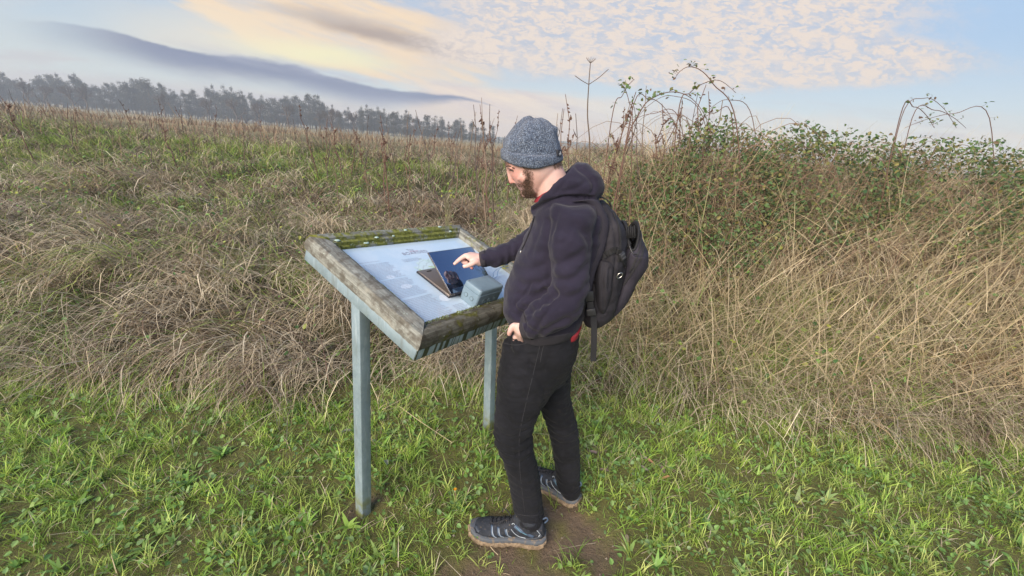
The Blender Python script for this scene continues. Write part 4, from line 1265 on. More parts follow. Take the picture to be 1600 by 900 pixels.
    for (cu_, cv_, ru, rv) in ((.225, .43, .03, .022), (.12, .31, .028, .014), (.10, .235, .022, .012)):
        mb.add([B(cu_+ru*math.cos(a)*(1+.1*math.sin(3*a)), cv_+rv*math.sin(a), .0005) for a in np.linspace(0, -2*PI, 28, endpoint=False)], [tuple(range(28))])
    mb.build('printed_picture', mat('pale_print', (.66, .76, .86), .2, coat=.5), panel, smooth=False)
    # moss and lichen tufts along the inner edges
    n = 2600; side = rng.uniform(0, 1, n)
    u = np.where(side < .42, rng.normal(.0, .0045, n)-.002, np.where(side < .75, rng.uniform(-.02, BW, n), rng.uniform(0, BW, n)))
    v = np.where(side < .42, rng.uniform(0, BH, n), np.where(side < .75, -rng.uniform(0, .03, n)**1.0, BH+rng.normal(.008, .004, n)))
    cl = np.sin(u*70+1)+np.sin(v*60)+np.sin(v*23+u*31)
    k = (cl > .15); u, v, side = u[k], v[k], side[k]; n = len(u)
    nn = np.where(side < .42, .002+.026*np.clip(-u/.004, 0, 1), np.where(side < .75, .012+.5*(-v), .016))
    cen = np.array([B(a, b, c+.001) for a, b, c in zip(u, v, nn)])
    c = cmix([(.16, .18, .03), (.30, .36, .20), (.38, .46, .36), (.10, .12, .03)], n, rng)
    V, F, C = leaves(cen, rng.normal(0, .7, (n, 3))+BN, rng.uniform(.004, .009, n), c, rng)
    ob = link('moss_tufts', pymesh('moss_tufts', V, F, False, col=C), M_LEAF, o); ob['kind'] = 'stuff'
    # flat lichen rosettes on the far rail
    for (uu, vv, nn_, s_) in ((.02, -.022, .031, .012), (.155, -.008, .016, .014), (.215, -.020, .031, .010), (.40, -.045, .043, .010), (.64, -.05, .045, .011), (.70, -.02, .031, .009), (.31, -.02, .031, .007)):
        mb = MB(); a0 = rng.uniform(0, 6)
        ring = [[B(uu+r_*s_*math.cos(a)*(1+.25*math.sin(4*a+a0)), vv+.6*r_*s_*math.sin(a), nn_+h) for a in np.linspace(0, 2*PI, 14, endpoint=False)] for r_, h in ((1, 0), (.8, .003), (.3, .002))]
        mb.rings(ring); mb.build('lichen', mat('lichen', (.45, .58, .52), .9), o)
info_board()

# ------------------------------------------------------------------ laptop
LU0, LU1, LV = .238, .530, .440
def laptop():
    base = B((LU0+LU1)/2, LV-.1, 0)
    o = empty('laptop', tuple(base), label='black laptop folded back into a stand with its screen facing up on the board', cat='laptop')
    shell = mat('laptop_shell', (.20, .165, .14), .38, .55)
    dark = mat('laptop_edge', (.035, .035, .045), .35, .4)
    d = .203
    # keyboard half, lying bottom side up: warm grey sheet with tapered front edge
    mb = MB()
    def sec(v, n0, n1): return [B(LU0, v, n0), B(LU1, v, n0), B(LU1, v, n1), B(LU0, v, n1)]
    mb.rings([sec(LV-.002, .002, .0155), sec(LV-.03, .001, .0165), sec(LV-.17, .001, .0145), sec(LV-d, .003, .010)])
    kb = mb.build('base', shell, o, bevel=.002)
    mb = MB(); mb.box(B(LU0-.0008, LV-d-.001, .001), BU*(LU1-LU0+.0016), BV*d, BN*.0085); mb.build('base_edge', dark, o, bevel=.0015)
    for uu in (.29, .48):
        for vv in (LV-.185, LV-.03):
            mb = MB(); mb.box(B(uu-.014, vv, .0125 if vv < LV-.1 else .0158), BU*.028, BV*.005, BN*.003); mb.build('rubber_foot', mat('rubber', (.03, .03, .03), .7), kb, bevel=.001)
    mb = MB()
    for k in range(22): mb.box(B(.33+k*.005, LV-.085, .0152), BU*.0022, BV*.03, BN*.0006)
    ob = mb.build('vent_slots', dark, kb, smooth=False)
    ob['kind'] = 'stuff'
    # lid
    a = math.radians(27); L = .207
    ld = -BV*math.cos(a)+BN*math.sin(a); ln = BV*math.sin(a)+BN*math.cos(a)
    h0 = B(0, LV+.002, .0165)
    def lp(u, s_, n): return h0+BU*u+ld*s_+ln*n
    mb = MB(); mb.box(lp(LU0, 0, 0), BU*(LU1-LU0), ld*L, ln*.0055)
    lid = mb.build('screen_lid', mat('lid_shell', (.10, .085, .08), .35, .5), o, bevel=.0022)
    gl = mat('screen_glass', (.02, .024, .034), .045, spec=1.0, coat=1.0)
    gl.node_tree.nodes['Principled BSDF'].inputs['IOR'].default_value = 2.3
    gl.node_tree.nodes['Principled BSDF'].inputs['Coat IOR'].default_value = 2.0
    for _k in ('Specular Tint', 'Coat Tint'): gl.node_tree.nodes['Principled BSDF'].inputs[_k].default_value = (.52, .68, .90, 1)
    mb = MB(); mb.box(lp(LU0+.003, .004, .0056), BU*(LU1-LU0-.006), ld*(L-.007), ln*.0008); mb.build('screen', gl, lid, bevel=.0004)
    mb = MB(); mb.box(lp(LU0+.02, -.004, .004), BU*(LU1-LU0-.04), ld*.007, ln*.004)
    mb.build('hinge', dark, o, bevel=.0015)
    mb = MB(); mb.box(lp(LU0+.075, .0065, .0066), BU*.02, ld*.003, ln*.0002); mb.build('bezel_mark', mat('grey_mark', (.35, .35, .36), .4), lid, smooth=False)
    return lp, ln, L
LP, LN, LL = laptop()

# ------------------------------------------------------------------ grey junction box
def junction_box():
    u0, u1, v0, v1 = .291, .453, .447, .541
    o = empty('junction_box', tuple(B((u0+u1)/2, (v0+v1)/2)), label='grey plastic junction box with round knockouts standing beside the laptop', cat='box')
    def pfn(g, b):
        tc = obj_co(g); n = g.noise(tc, 30, 4)
        g.put(b, 'Base Color', g.mix(g.ramp(n, .35, .65), (.16, .228, .285), (.18, .255, .315)))
        bump(g, b, g.noise(tc, 700, 2), .12, .001)
    m_ = mat('grey_plastic', rough=.42, fn=pfn)
    def rr(u0, u1, v0, v1, r, n):
        pts = []
        for (cu, cv, a0) in ((u1-r, v1-r, 0), (u0+r, v1-r, PI/2), (u0+r, v0+r, PI), (u1-r, v0+r, 1.5*PI)):
            for k in range(7): a = a0+k*PI/12; pts.append(B(cu+r*math.cos(a), cv+r*math.sin(a), n))
        return pts
    body = MB(); body.rings([rr(u0+.003, u1-.003, v0+.003, v1-.003, .009, .0012), rr(u0+.002, u1-.002, v0+.002, v1-.002, .010, .004), rr(u0, u1, v0, v1, .010, .058), rr(u0-.0012, u1+.0012, v0-.0012, v1+.0012, .011, .059), rr(u0-.0012, u1+.0012, v0-.0012, v1+.0012, .011, .064)])
    bd = body.build('box_body', m_, o, auto=40)
    s_ = .0006
    l = MB(); l.rings([rr(u0+.002, u1-.002, v0+.002, v1-.002, .010, .063), rr(u0+.001, u1-.001, v0+.001, v1-.001, .010, .0655), rr(u0+.001, u1-.001, v0+.001, v1-.001, .0105, .083), rr(u0+.003, u1-.003, v0+.003, v1-.003, .010, .0868), rr(u0+.007, u1-.007, v0+.007, v1-.007, .008, .0885), rr(u0+.04, u1-.04, v0+.03, v1-.03, .008, .0895)])
    ld = l.build('lid', m_, o, auto=40)
    met = mat('screw', (.5, .5, .5), .35, .9)
    for (uu, vv) in ((u0+.011, v0+.011), (u1-.011, v0+.011), (u0+.011, v1-.011), (u1-.011, v1-.011)):
        mb = MB(); c = B(uu, vv, .0878)
        mb.rings([[c+BU*r*math.cos(a)+BV*r*math.sin(a)+BN*h for a in np.linspace(0, 2*PI, 12, endpoint=False)] for r, h in ((.0036, -.001), (.0036, .0012), (.0024, .0022))])
        mb.build('screw', met, ld, auto=40)
    def ring(c, a1, a2, nrm, r):
        mb = MB(); pts = [c+a1*r*math.cos(a)+a2*r*math.sin(a) for a in np.linspace(0, 2*PI, 25)]
        mb.tube(pts, .0013, 5, False); mb.build('knockout', mat('knockout_rim', (.11, .16, .18), .5), bd)
        mb = MB(); mb.rings([[c+a1*q*math.cos(a)+a2*q*math.sin(a)+nrm*h for a in np.linspace(0, 2*PI, 20, endpoint=False)] for q, h in ((r*.95, -.001), (r*.93, .0004))]); mb.build('knockout', m_, bd, auto=40)
    for vv in (.476, .508): ring(B(u0-.0003, vv, .034), BV, BN, -BU, .0085)
    for uu in (.335, .372, .410): ring(B(uu, v1+.0003, .032), BU, BN, BV, .0085)
junction_box()
def cable():
    mt = mat('blue_cable', (.05, .16, .36), .4)
    lab = ['blue thin cable looping up behind the grey junction box', 'second blue cable crossing the first behind the grey box']
    for i, pts in enumerate([[(760, 436, .01), (771, 432, .018), (770.5, 427, .03), (777, 420.5, .035), (786, 417, .03), (800, 420, .02)], [(762, 438, .008), (775.5, 433, .012), (778, 424, .02), (784, 417.5, .04), (796, 412, .03)]]):
        mb = MB(); mb.tube(catmull([BP(*p) for p in pts], 6), .0013, 6)
        tag(mb.build('cable', mt), lab[i], 'cable')
cable()
# ------------------------------------------------------------------ the man
YC = 1.57
def fabric_fn(c1, c2, scale=900, fuzz=.5, big=6, dirt=None):
    def fn(g, b):
        tc = obj_co(g)
        n = g.noise(tc, big, 5, .6); f = g.noise(tc, scale, 2, .5)
        n2 = g.noise(tc, 45, 5, .65)
        c = g.mix(g.ramp(n, .35, .65), c1, c2)
        c = g.mix(g.m('MULTIPLY', g.ramp(n2, .55, .8), fuzz), c, tuple(x*1.6 for x in c2))
        if dirt: c = g.mix(g.m('MULTIPLY', g.ramp(g.noise(tc, 24, 6, .75), .60, .72), dirt), c, (.16, .13, .10))
        g.put(b, 'Base Color', c)
        bump(g, b, g.m('ADD', f, g.m('MULTIPLY', n2, .8)), .35, .002)
    return fn
M_HOOD = mat('hoodie_cotton', rough=.88, fn=fabric_fn((.0155, .0135, .026), (.023, .020, .037)), spec=.15, sheen=.10)
M_JEANS = mat('black_denim', rough=.85, fn=fabric_fn((.0075, .008, .0105), (.012, .0125, .0165), 1400, .4, 9, .10), spec=.15, sheen=.04)
M_RED = mat('red_shirt', (.24, .014, .026), .8)
M_DARKCORD = mat('drawcord', (.02, .018, .025), .7)
def skin_fn(g, b):
    tc = obj_co(g)
    n = g.noise(tc, 28, 4, .6); n2 = g.noise(tc, 220, 3, .6)
    c = g.mix(g.ramp(n, .35, .68), (.60, .395, .35), (.66, .45, .405))
    at = g.n('ShaderNodeVertexColor', layer_name='tint').outputs[0]
    c = g.mix(1.0, c, at, 'MULTIPLY')
    g.put(b, 'Base Color', c); bump(g, b, n2, .15, .001)
    b.inputs['Subsurface Weight'].default_value = .12
    b.inputs['Subsurface Radius'].default_value = (.010, .004, .002)
M_SKIN = mat('skin', rough=.5, fn=skin_fn, spec=.35)

hip = P(845, 545, YC)
MAN = empty('person', (float(hip[0]), YC, 0.0), label='bearded man in beanie and dark hoodie standing side on, pointing at the laptop', cat='person')

def secs(rows, Y, power=2.0):
    """rows: (front px, front py, back px, back py, halfdepth[, Y][, dz])"""
    out = []
    for r in rows:
        y = r[5] if len(r) > 5 and r[5] is not None else Y
        dz = r[6] if len(r) > 6 else 0.0
        out.append((P(r[0], r[1], y), P(r[2], r[3], y), r[4], dz))
    return out
def loft(mb, rows, Y, n=28, sub=5, power=2.0):
    mb.rings(section_loft(secs(rows, Y), n, sub, power)); return mb

# --- hoodie
def hoodie():
    mb = MB()
    loft(mb, [(806, 512, 902, 503, .155), (797, 500, 908, 494, .172), (788, 484, 912, 482, .178), (787, 460, 915, 468, .168), (793, 437, 920, 448, .166), (804, 411, 928, 424, .168),
              (813, 388, 934, 398, .174), (824, 364, 939, 368, .182), (831, 345, 941, 342, .180), (836, 328, 938, 318, .150), (842, 315, 925, 298, .10), (848, 305, 905, 284, .07)], YC, 40, 5, 2.3)
    # near sleeve, down to the pocket
    loft(mb, [(864, 318, 918, 318, .05, 1.47), (860, 338, 930, 338, .064, 1.435), (857, 368, 925, 374, .066, 1.405), (858, 398, 922, 405, .066, 1.395), (861, 425, 920, 440, .066, 1.385),
              (861, 446, 915, 474, .066, 1.375), (851, 458, 902, 501, .064, 1.37), (838, 468, 876, 517, .060, 1.375), (826, 480, 849, 526, .054, 1.39), (814, 493, 826, 527, .046, 1.412)], 1.4, 28)
    # far sleeve, reaching forward
    YS = 1.74
    far = [((892, 312), (900, 360), .06, 1.72), ((868, 325), (870, 385), .062, 1.75), ((845, 345), (842, 400), .06, 1.76), ((820, 360), (818, 406), .056, 1.76), ((800, 373), (799, 410), .052, 1.755),
           ((782, 380), (782, 415.5), .049, 1.75), ((765, 386), (768, 416.5), .043, 1.745), ((750.5, 394), (755, 416.5), .034, 1.735)]
    mb.rings(section_loft([(P(*a, y), P(*b_, y), d) for a, b_, d, y in far], 24, 5))
    # hood: rolled collar round the neck, heavy at the back
    hood = [((832, 320), (836, 336), .022, 1.555), ((847, 307), (858, 324), .024, 1.50), ((866, 288), (892, 312), .030, 1.475), ((885, 268), (930, 311), .040, 1.49), ((899, 254), (943, 298), .05, 1.57),
            ((893, 258), (925, 297), .045, 1.645), ((870, 278), (890, 306), .03, 1.675), ((850, 300), (858, 320), .024, 1.645), ((836, 318), (839, 334), .022, 1.59)]
    cen = [(P(*a, y)+P(*b_, y))/2 for a, b_, d, y in hood]
    rows = catmull([np.concatenate([P(*a, y), P(*b_, y), [d, y]]) for a, b_, d, y in hood]+[np.concatenate([P(*hood[0][0], hood[0][3]), P(*hood[0][1], hood[0][3]), [hood[0][2], hood[0][3]]])], 5)
    cm = np.mean(cen, 0)
    rings = []
    for r in rows[:-1]:
        a, b_ = r[:3], r[3:6]; c = (a+b_)/2; h = (a-b_)/2
        out = c-cm; out[2] = 0; out /= np.linalg.norm(out)+1e-9
        w = np.cross(h, np.cross(out, h)); w /= np.linalg.norm(w)+1e-9
        rings.append([c+h*math.cos(t)+w*r[6]*.55*math.sin(t) for t in np.linspace(0, 2*PI, 18, endpoint=False)])
    mb.rings(rings, closed=True)
    # folded crown of the hood hanging at the back
    loft(mb, [(893, 262, 916, 253, .05), (890, 272, 934, 268, .075), (896, 286, 942, 284, .085), (905, 300, 942, 300, .08), (912, 309, 932, 311, .05)], YC+.005, 24, 4)
    me = remesh(mb, .0050, 3, 'hoodie')
    carve(me, [  # folds read off the photo
        ([(857, 345), (857, 385), (859, 425), (862, 446)], .007, .010),           # sleeve against chest
        ([(862, 443), (850, 454), (838, 466), (822, 480), (813, 491)], .012, .010),
        ([(866, 452), (854, 468), (843, 484), (836, 504)], .007, .008),
        ([(882, 478), (862, 488), (846, 502), (840, 518)], .008, .009),
        ([(895, 492), (872, 502), (856, 516)], .007, .009),
        ([(830, 482), (822, 495), (822, 515)], .004, .003),
        ([(864, 402), (885, 396), (905, 382)], .006, .011), ([(866, 424), (890, 420), (914, 404)], .007, .012), ([(868, 444), (888, 446), (912, 434)], .007, .011), ([(896, 345), (912, 362), (918, 385)], .008, .012),
        ([(866, 375), (880, 368), (890, 352)], .003, .008), ([(880, 470), (898, 470), (910, 462)], .003, .005),
        ([(830, 440), (820, 459), (805, 476), (809, 484), (820, 488)], .007, .0035),  # pocket mouth
        ([(852, 452), (832, 462), (812, 464)], .007, .010), ([(854, 434), (835, 442), (815, 446)], .006, .011), ([(852, 405), (838, 418), (815, 425)], .005, .012),
        ([(800, 490), (812, 494), (828, 488)], .005, .004),
        ([(831, 338), (845, 326), (862, 316), (885, 310), (908, 311), (930, 313)], .012, .005),   # lower edge of the hood
        ([(905, 262), (922, 275), (932, 290), (928, 304)], .006, .006), ([(880, 302), (900, 296), (915, 288)], .004, .007), ([(862, 312), (880, 292), (888, 280)], .003, .006),
        ([(938, 330), (930, 370), (925, 410)], .006, .008), ([(845, 350), (838, 375), (830, 400)], .003, .008), ([(872, 330), (864, 345), (858, 362)], .004, .006),
        ([(834, 345), (824, 370), (815, 395), (808, 420)], .0008, .003),
    ], 1.43)
    co = get_co(me); no = get_no(me)
    d = vnoise(co*np.array([1.0, 1.0, 2.4]), 7, 3.3, 2)*.0095+vnoise(co*np.array([.7, .7, 2.6]), 30, 7.7, 2)*.0016
    # bunched rings round the two forearms
    for (a, b_) in ((P(862, 450, 1.385), P(818, 510, 1.41)), (P(820, 383, 1.76), P(752, 405, 1.735))):
        ax = b_-a; L = np.linalg.norm(ax); ax /= L
        s_ = (co-a)@ax; rad = np.linalg.norm(co-a-s_[:, None]*ax, axis=1)
        k = np.clip(1-(rad/.085)**4, 0, 1)*sst(s_, -.03, .02)*sst(-s_, -L-.01, -L+.03)
        d += k*.0035*np.sin(s_*150+vnoise(co, 14, 1.1, 1)*5)
    set_co(me, co+no*d[:, None]); me = relax(me, 5, .6)
    o = link('hoodie', me, M_HOOD, MAN)
    return o, bvh_of(me), me
HOODIE, BV_H, _ = hoodie()

def hoodie_bits():
    for nm, ln in (('drawstring', [(836, 338), (832, 352), (827, 366), (821, 380), (815.5, 392)]), ('drawstring', [(831, 332), (828, 342), (826, 350)])):
        mb = MB(); pts = [onto(BV_H, *p, .003) for p in catmull([np.array(q, float) for q in ln], 5)]
        pts = [q[0] for q in pts if q is not None]
        if len(pts) > 2: mb.tube(pts, .0022, 6); mb.build(nm, M_DARKCORD, HOODIE)
    h = onto(BV_H, 815.5, 392, .004)
    if h:
        mb = MB(); mb.tube([h[0], h[0]+np.array([-.001, -.001, -.012])], .0028, 8); mb.build('cord_end', mat('cord_metal', (.6, .58, .55), .3, 1), HOODIE)
    # cuffs
    def cuff(rows, nm='cuff'):
        mb = MB(); mb.rings(section_loft([(P(*a, y), P(*b_, y), d) for a, b_, d, y in rows], 24, 4)); mb.build(nm, mat('ribbed_cuff', rough=.9, fn=fabric_fn((.022, .020, .028), (.032, .028, .036), 300)), HOODIE)
    cuff([((757, 391), (761, 416.8), .037, 1.738), ((748.5, 394.3), (753.6, 417), .034, 1.733)])
    cuff([((818, 488), (832, 530), .047, 1.412), ((809.5, 505), (818, 527), .038, 1.43)])
    # hem band
    loftm = MB(); loft(loftm, [(805, 517, 900, 508, .157), (799, 508, 906, 500, .168), (797, 500, 909, 493, .174)], YC, 44, 3, 2.3)
    loftm.build('hem_band', mat('ribbed_hem', rough=.9, fn=fabric_fn((.022, .020, .028), (.030, .027, .036), 300)), HOODIE)
    mb = MB(); loft(mb, [(834, 316, 880, 292, .068), (836, 311, 883, 283, .0675), (839, 305, 886, 277, .066)], YC, 24, 3); mb.build('shirt_collar', M_RED, MAN)
    mb = MB(); loft(mb, [(878, 519, 903, 511, .112), (878, 511, 907.5, 497, .120)], YC-.005, 32, 3, 2.3); mb.build('shirt_tail', M_RED, MAN)
hoodie_bits()

# --- jeans
def jeans():
    mb = MB()
    loft(mb, [(802, 505, 902, 499, .150), (796, 520, 903, 512, .158), (788, 542, 903, 536, .165), (784, 562, 897, 560, .160), (800, 590, 885, 585, .13)], YC, 36, 4, 2.2)
    near = [(786, 535, 880, 530, .085, 1.505), (781, 565, 884, 562, .094, 1.495), (777, 592, 876, 590, .095, 1.485), (775, 620, 858, 618, .090, 1.478), (773, 645, 843, 643, .082, 1.47), (772, 668, 834, 670, .074, 1.465),
            (774, 688, 832, 690, .069, 1.46), (782, 708, 835, 708, .066, 1.455), (789, 728, 840, 728, .064, 1.45), (795, 752, 844, 750, .061, 1.45), (799, 778, 847, 778, .058, 1.45), (804, 800, 849, 802, .056, 1.445), (810, 816, 849, 816, .055, 1.44)]
    loft(mb, near, 1.48, 28, 4)
    far = [(805, 540, 900, 535, .085, 1.63), (818, 575, 893, 572, .09, 1.645), (830, 605, 891, 600, .088, 1.65), (841, 630, 893, 628, .082, 1.655), (850, 652, 898, 650, .076, 1.66), (857, 676, 903, 674, .070, 1.66), (863, 700, 905, 698, .066, 1.66),
           (866, 724, 906, 722, .062, 1.66), (868, 744, 906, 742, .058, 1.66), (872, 762, 906, 759, .055, 1.66)]
    loft(mb, far, 1.65, 28, 4)
    mb.tube([P(805, 526, 1.462), P(810, 540, 1.452), P(815, 556, 1.455), P(818, 575, 1.47)], [.020, .030, .030, .018], 14)
    me = remesh(mb, .0055, 2, 'jeans')
    carve(me, [([(784, 530), (800, 531), (815, 529), (830, 524)], .006, .003),            # pocket mouth
               ([(777, 606), (800, 612), (830, 606)], .003, .008), ([(790, 640), (812, 650), (840, 640)], .0035, .006),
               ([(773, 664), (795, 668), (828, 660)], .004, .006), ([(774, 678), (796, 684), (832, 676)], .005, .005), ([(778, 692), (800, 696), (834, 689)], .005, .005), ([(785, 706), (806, 708), (836, 702)], .003, .005),
               ([(826, 560), (850, 600), (846, 640)], .0035, .008), ([(856, 545), (850, 570)], .002, .004),
               ([(805, 800), (825, 803), (849, 798)], .004, .004), ([(803, 788), (823, 792), (848, 786)], .003, .004), ([(798, 760), (820, 764), (845, 758)], .002, .006),
               ([(838, 700), (836, 730), (840, 760), (843, 800)], .0015, .0025), ([(830, 545), (822, 600), (810, 660), (808, 720), (822, 800)], .0022, .0022)], 1.45)
    co = get_co(me); no = get_no(me)
    d = vnoise(co*np.array([1.0, 1.0, 2.2]), 12, 9.1, 3)*.0045+vnoise(co*np.array([.8, .8, 3.2]), 34, 2.2, 2)*.0016
    # creases behind and in front of the knees
    for (px, py, y) in ((805, 684, 1.46), (880, 664, 1.66)):
        c = P(px, py, y); dz = co[:, 2]-c[2]; r = np.abs(co[:, 1]-c[1])
        d += .0035*np.exp(-(dz/.07)**2)*np.sin(dz*150+vnoise(co, 9, .4, 1)*4)*(r < .09)
    set_co(me, co+no*d[:, None])
    o = link('jeans', me, M_JEANS, MAN)
    bv = bvh_of(me)
    seam = mat('denim_stitch', (.032, .032, .038), .8)
    for ln in ([(846, 530), (833, 585), (822, 630), (812, 680), (812, 730), (820, 800)], [(853, 531), (848, 545), (844, 566)], [(856, 531), (872, 530), (893, 526)], [(786, 536), (803, 539), (820, 537), (836, 528)], [(808, 803), (828, 806), (848, 803)]):
        mb = MB(); pts = [onto(bv, *p, .0006) for p in catmull([np.array(q, float) for q in ln], 6)]; pts = [q[0] for q in pts if q is not None]
        if len(pts) > 2: mb.tube(pts, .0011, 4); mb.build('seam', seam, o)
    # turned hems
    mb = MB(); loft(mb, [(809.5, 812, 850.5, 813, .0575, 1.45), (811, 819, 850.5, 820, .0575, 1.45), (813, 823, 850, 823, .056, 1.45)], 1.45, 26, 3); mb.build('hem', M_JEANS, o)
    mb = MB(); loft(mb, [(871.5, 759, 907, 757, .057, 1.66), (875, 766, 907, 764, .057, 1.66), (878, 770, 906, 768, .055, 1.66)], 1.66, 26, 3); mb.build('hem', M_JEANS, o)
    return o
JEANS = jeans()

# --- body: head, neck, trunk, arms and hands in one skin
FACE_Y = YC
def body():
    mb = MB()
    # skull and face
    loft(mb, [(806, 215, 862, 212, .045), (796, 226, 872, 225, .062), (791, 240, 876, 238, .072), (790, 251, 877, 249, .075), (790.5, 259, 876, 256, .0735), (795, 268, 874, 264, .072), (799, 277, 870, 271, .069),
              (804.5, 285, 864, 278, .064), (810, 291, 858, 285, .058), (815, 298, 851, 293, .050), (819, 304, 845, 300, .040), (824, 308, 840, 305, .026)], FACE_Y, 36, 4, 2.15)
    # brow, nose, lips, cheek
    nb = [(P(794, 261, FACE_Y), .0080), (P(795, 269, FACE_Y), .0075), (P(797.5, 277, FACE_Y), .0095), (P(800.5, 284.5, FACE_Y), .0115)]
    mb.tube([q[0] for q in nb], [q[1] for q in nb], 12)
    mb.tube([P(800.6, 283.8, FACE_Y), P(801.8, 286.0, FACE_Y)], [.0105, .009], 12)
    for s_ in (-1, 1):
        mb.tube([P(804, 284, FACE_Y+s_*.012), P(806, 285.5, FACE_Y+s_*.012)], [.0058, .005], 8)      # nostril wings
        mb.tube([P(793.5, 259.5, FACE_Y+s_*.006), P(794.5, 260.5, FACE_Y+s_*.03), P(801, 263, FACE_Y+s_*.052)], [.0065, .0075, .007], 8)   # brow ridge
        mb.tube([P(813, 274, FACE_Y+s_*.048), P(822, 280, FACE_Y+s_*.050)], [.020, .020], 12)      # cheek lifted by a smile
    mb.tube([P(811, 290.5, FACE_Y-.02), P(808.6, 289.5, FACE_Y), P(811, 290.5, FACE_Y+.02)], [.004, .006, .004], 8)
    mb.tube([P(814, 294.6, FACE_Y-.018), P(812, 294.2, FACE_Y), P(814, 294.6, FACE_Y+.018)], [.004, .0065, .004], 8)
    mb.tube([P(819, 302, FACE_Y-.012), P(819, 302, FACE_Y+.012)], [.014, .014], 10)
    # ears under the hat edge
    for s_ in (-1, 1):
        mb.tube([P(842, 250, FACE_Y+s_*.073), P(843, 258, FACE_Y+s_*.074)], [.012, .008], 8)
    # neck and trunk
    loft(mb, [(828, 286, 874, 250, .055), (832, 297, 880, 262, .0585), (838, 309, 887, 276, .060), (842, 320, 900, 292, .066), (838, 340, 925, 318, .12), (832, 370, 925, 370, .155), (818, 410, 915, 420, .15), (800, 455, 905, 462, .145), (803, 500, 895, 497, .135), (800, 540, 885, 535, .13)], YC, 32, 4, 2.1)
    # legs inside the jeans
    mb.tube([P(835, 540, 1.51), P(820, 610, 1.48), P(804, 675, 1.46), P(818, 740, 1.45), P(832, 815, 1.45)], [.075, .070, .050, .045, .032], 14)
    mb.tube([P(855, 540, 1.63), P(862, 610, 1.65), P(878, 665, 1.66), P(887, 715, 1.66), P(892, 765, 1.66)], [.075, .065, .046, .042, .032], 14)
    # arms inside the sleeves
    mb.tube([P(893, 335, 1.45), P(890, 400, 1.40), P(888, 470, 1.395), P(850, 494, 1.395), P(820, 510, 1.415)], [.045, .045, .040, .034, .026], 14)
    mb.tube([P(890, 338, 1.70), P(845, 372, 1.76), P(820, 385, 1.76), P(785, 398, 1.75), P(757, 405, 1.737)], [.045, .045, .040, .033, .024], 14)
    # ---- right hand, pointing at the screen
    Y0 = 1.735
    # wrist to knuckles; the back of the hand faces up and away, the thumb is on the near side
    mb.rings(section_loft([(P(757, 395.5, Y0), P(760, 415, Y0), .024), (P(748, 396, Y0), P(752, 416, Y0), .026), (P(740, 394.5, Y0-.002), P(744, 414, Y0), .031), (P(733, 394.2, Y0-.004), P(737, 409, Y0), .033), (P(728.5, 397, Y0-.006), P(731.5, 405, Y0-.004), .030)], 20, 4))
    def finger(pts, r): mb.tube(catmull(pts, 4), list(np.interp(np.linspace(0, 1, 4*(len(pts)-1)+1), np.linspace(0, 1, len(r)), r)), 10)
    finger([P(733, 399, Y0-.016), P(726.5, 400, Y0-.020), P(717.5, 406, Y0-.018), P(709.2, 413.2, Y0-.012)], [.0118, .0110, .0095, .0072])      # index
    finger([P(732, 399, Y0+.004), P(725.5, 401, Y0+.002), P(722.8, 407.5, Y0-.002), P(727, 411, Y0-.004), P(731.5, 409, Y0-.004)], [.011, .0105, .0098, .009, .008])   # middle, curled
    finger([P(733, 400, Y0+.018), P(728, 403, Y0+.020), P(727, 410.5, Y0+.014), P(731.5, 414, Y0+.008), P(735, 411, Y0+.006)], [.0105, .010, .0092, .0085, .0075])   # ring
    finger([P(736, 402, Y0+.030), P(732.5, 407, Y0+.034), P(734, 415, Y0+.026), P(739.2, 420, Y0+.016)], [.0095, .009, .008, .0068])     # little, showing below
    finger([P(750, 411, Y0-.018), P(744, 409, Y0-.032), P(737.5, 412, Y0-.040), P(730, 415.2, Y0-.040), P(723.5, 416.6, Y0-.036)], [.015, .0135, .0112, .0098, .0080])  # thumb
    # ---- left hand, going into the pocket with the thumb outside
    Y1 = 1.425
    mb.rings(section_loft([(P(815, 498, Y1), P(824, 520, Y1), .022), (P(808, 504, Y1), P(818, 525, Y1), .025), (P(802, 511, Y1+.004), P(817, 528, Y1+.008), .022), (P(803, 520, Y1+.026), P(819, 536, Y1+.030), .017)], 20, 4))
    finger([P(806, 508, Y1), P(800.5, 510.5, Y1-.004), P(797, 517, Y1-.004), P(795.3, 523.5, Y1+.004)], [.0125, .0115, .0100, .0080])   # thumb
    for k, (fx, ln) in enumerate(((804.5, 545), (809, 551), (813.5, 551), (818, 545))):
        finger([P(fx, 525, Y1+.018), P(fx-.5, 535, Y1+.040), P(fx-1, ln, Y1+.055)], [.0095, .0088, .0072])
    me = remesh(mb, .0037, 4, 'body')
    co = get_co(me)
    # eye sockets
    no = get_no(me); d = np.zeros(len(co))
    for s_ in (-1, 1):
        e = P(797.5, 266, FACE_Y+s_*.030); q = np.linalg.norm((co-e)*np.array([1, .8, 1.1]), axis=1); d -= .0042*np.exp(-(q/.012)**2)
        e = P(803, 283, FACE_Y+s_*.022); q = np.linalg.norm(co-e, axis=1); d -= .003*np.exp(-(q/.006)**2)
    set_co(me, co+no*d[:, None]); co = get_co(me)
    # skin tint: redder nose, cheek and knuckles, beard shade, lips
    t = np.ones((len(co), 3))
    def add(c, r, f): 
        w = np.exp(-(np.linalg.norm(co-c, axis=1)/r)**2)[:, None]; t[:] = t*(1-w)+t*np.array(f)*w
    add(P(801, 285, FACE_Y), .018, (1.05, .78, .76))
    for s_ in (-1, 1): add(P(806, 276, FACE_Y+s_*.05), .024, (1.03, .88, .87))
    add(P(811.5, 292, FACE_Y), .010, (.85, .50, .50))
    add(P(803, 272, FACE_Y-.02), .055, (1.0, .89, .87))
    add(P(795, 262, FACE_Y-.03), .03, (.92, .80, .76))
    add(P(826, 288, FACE_Y-.06), .045, (.85, .74, .70))
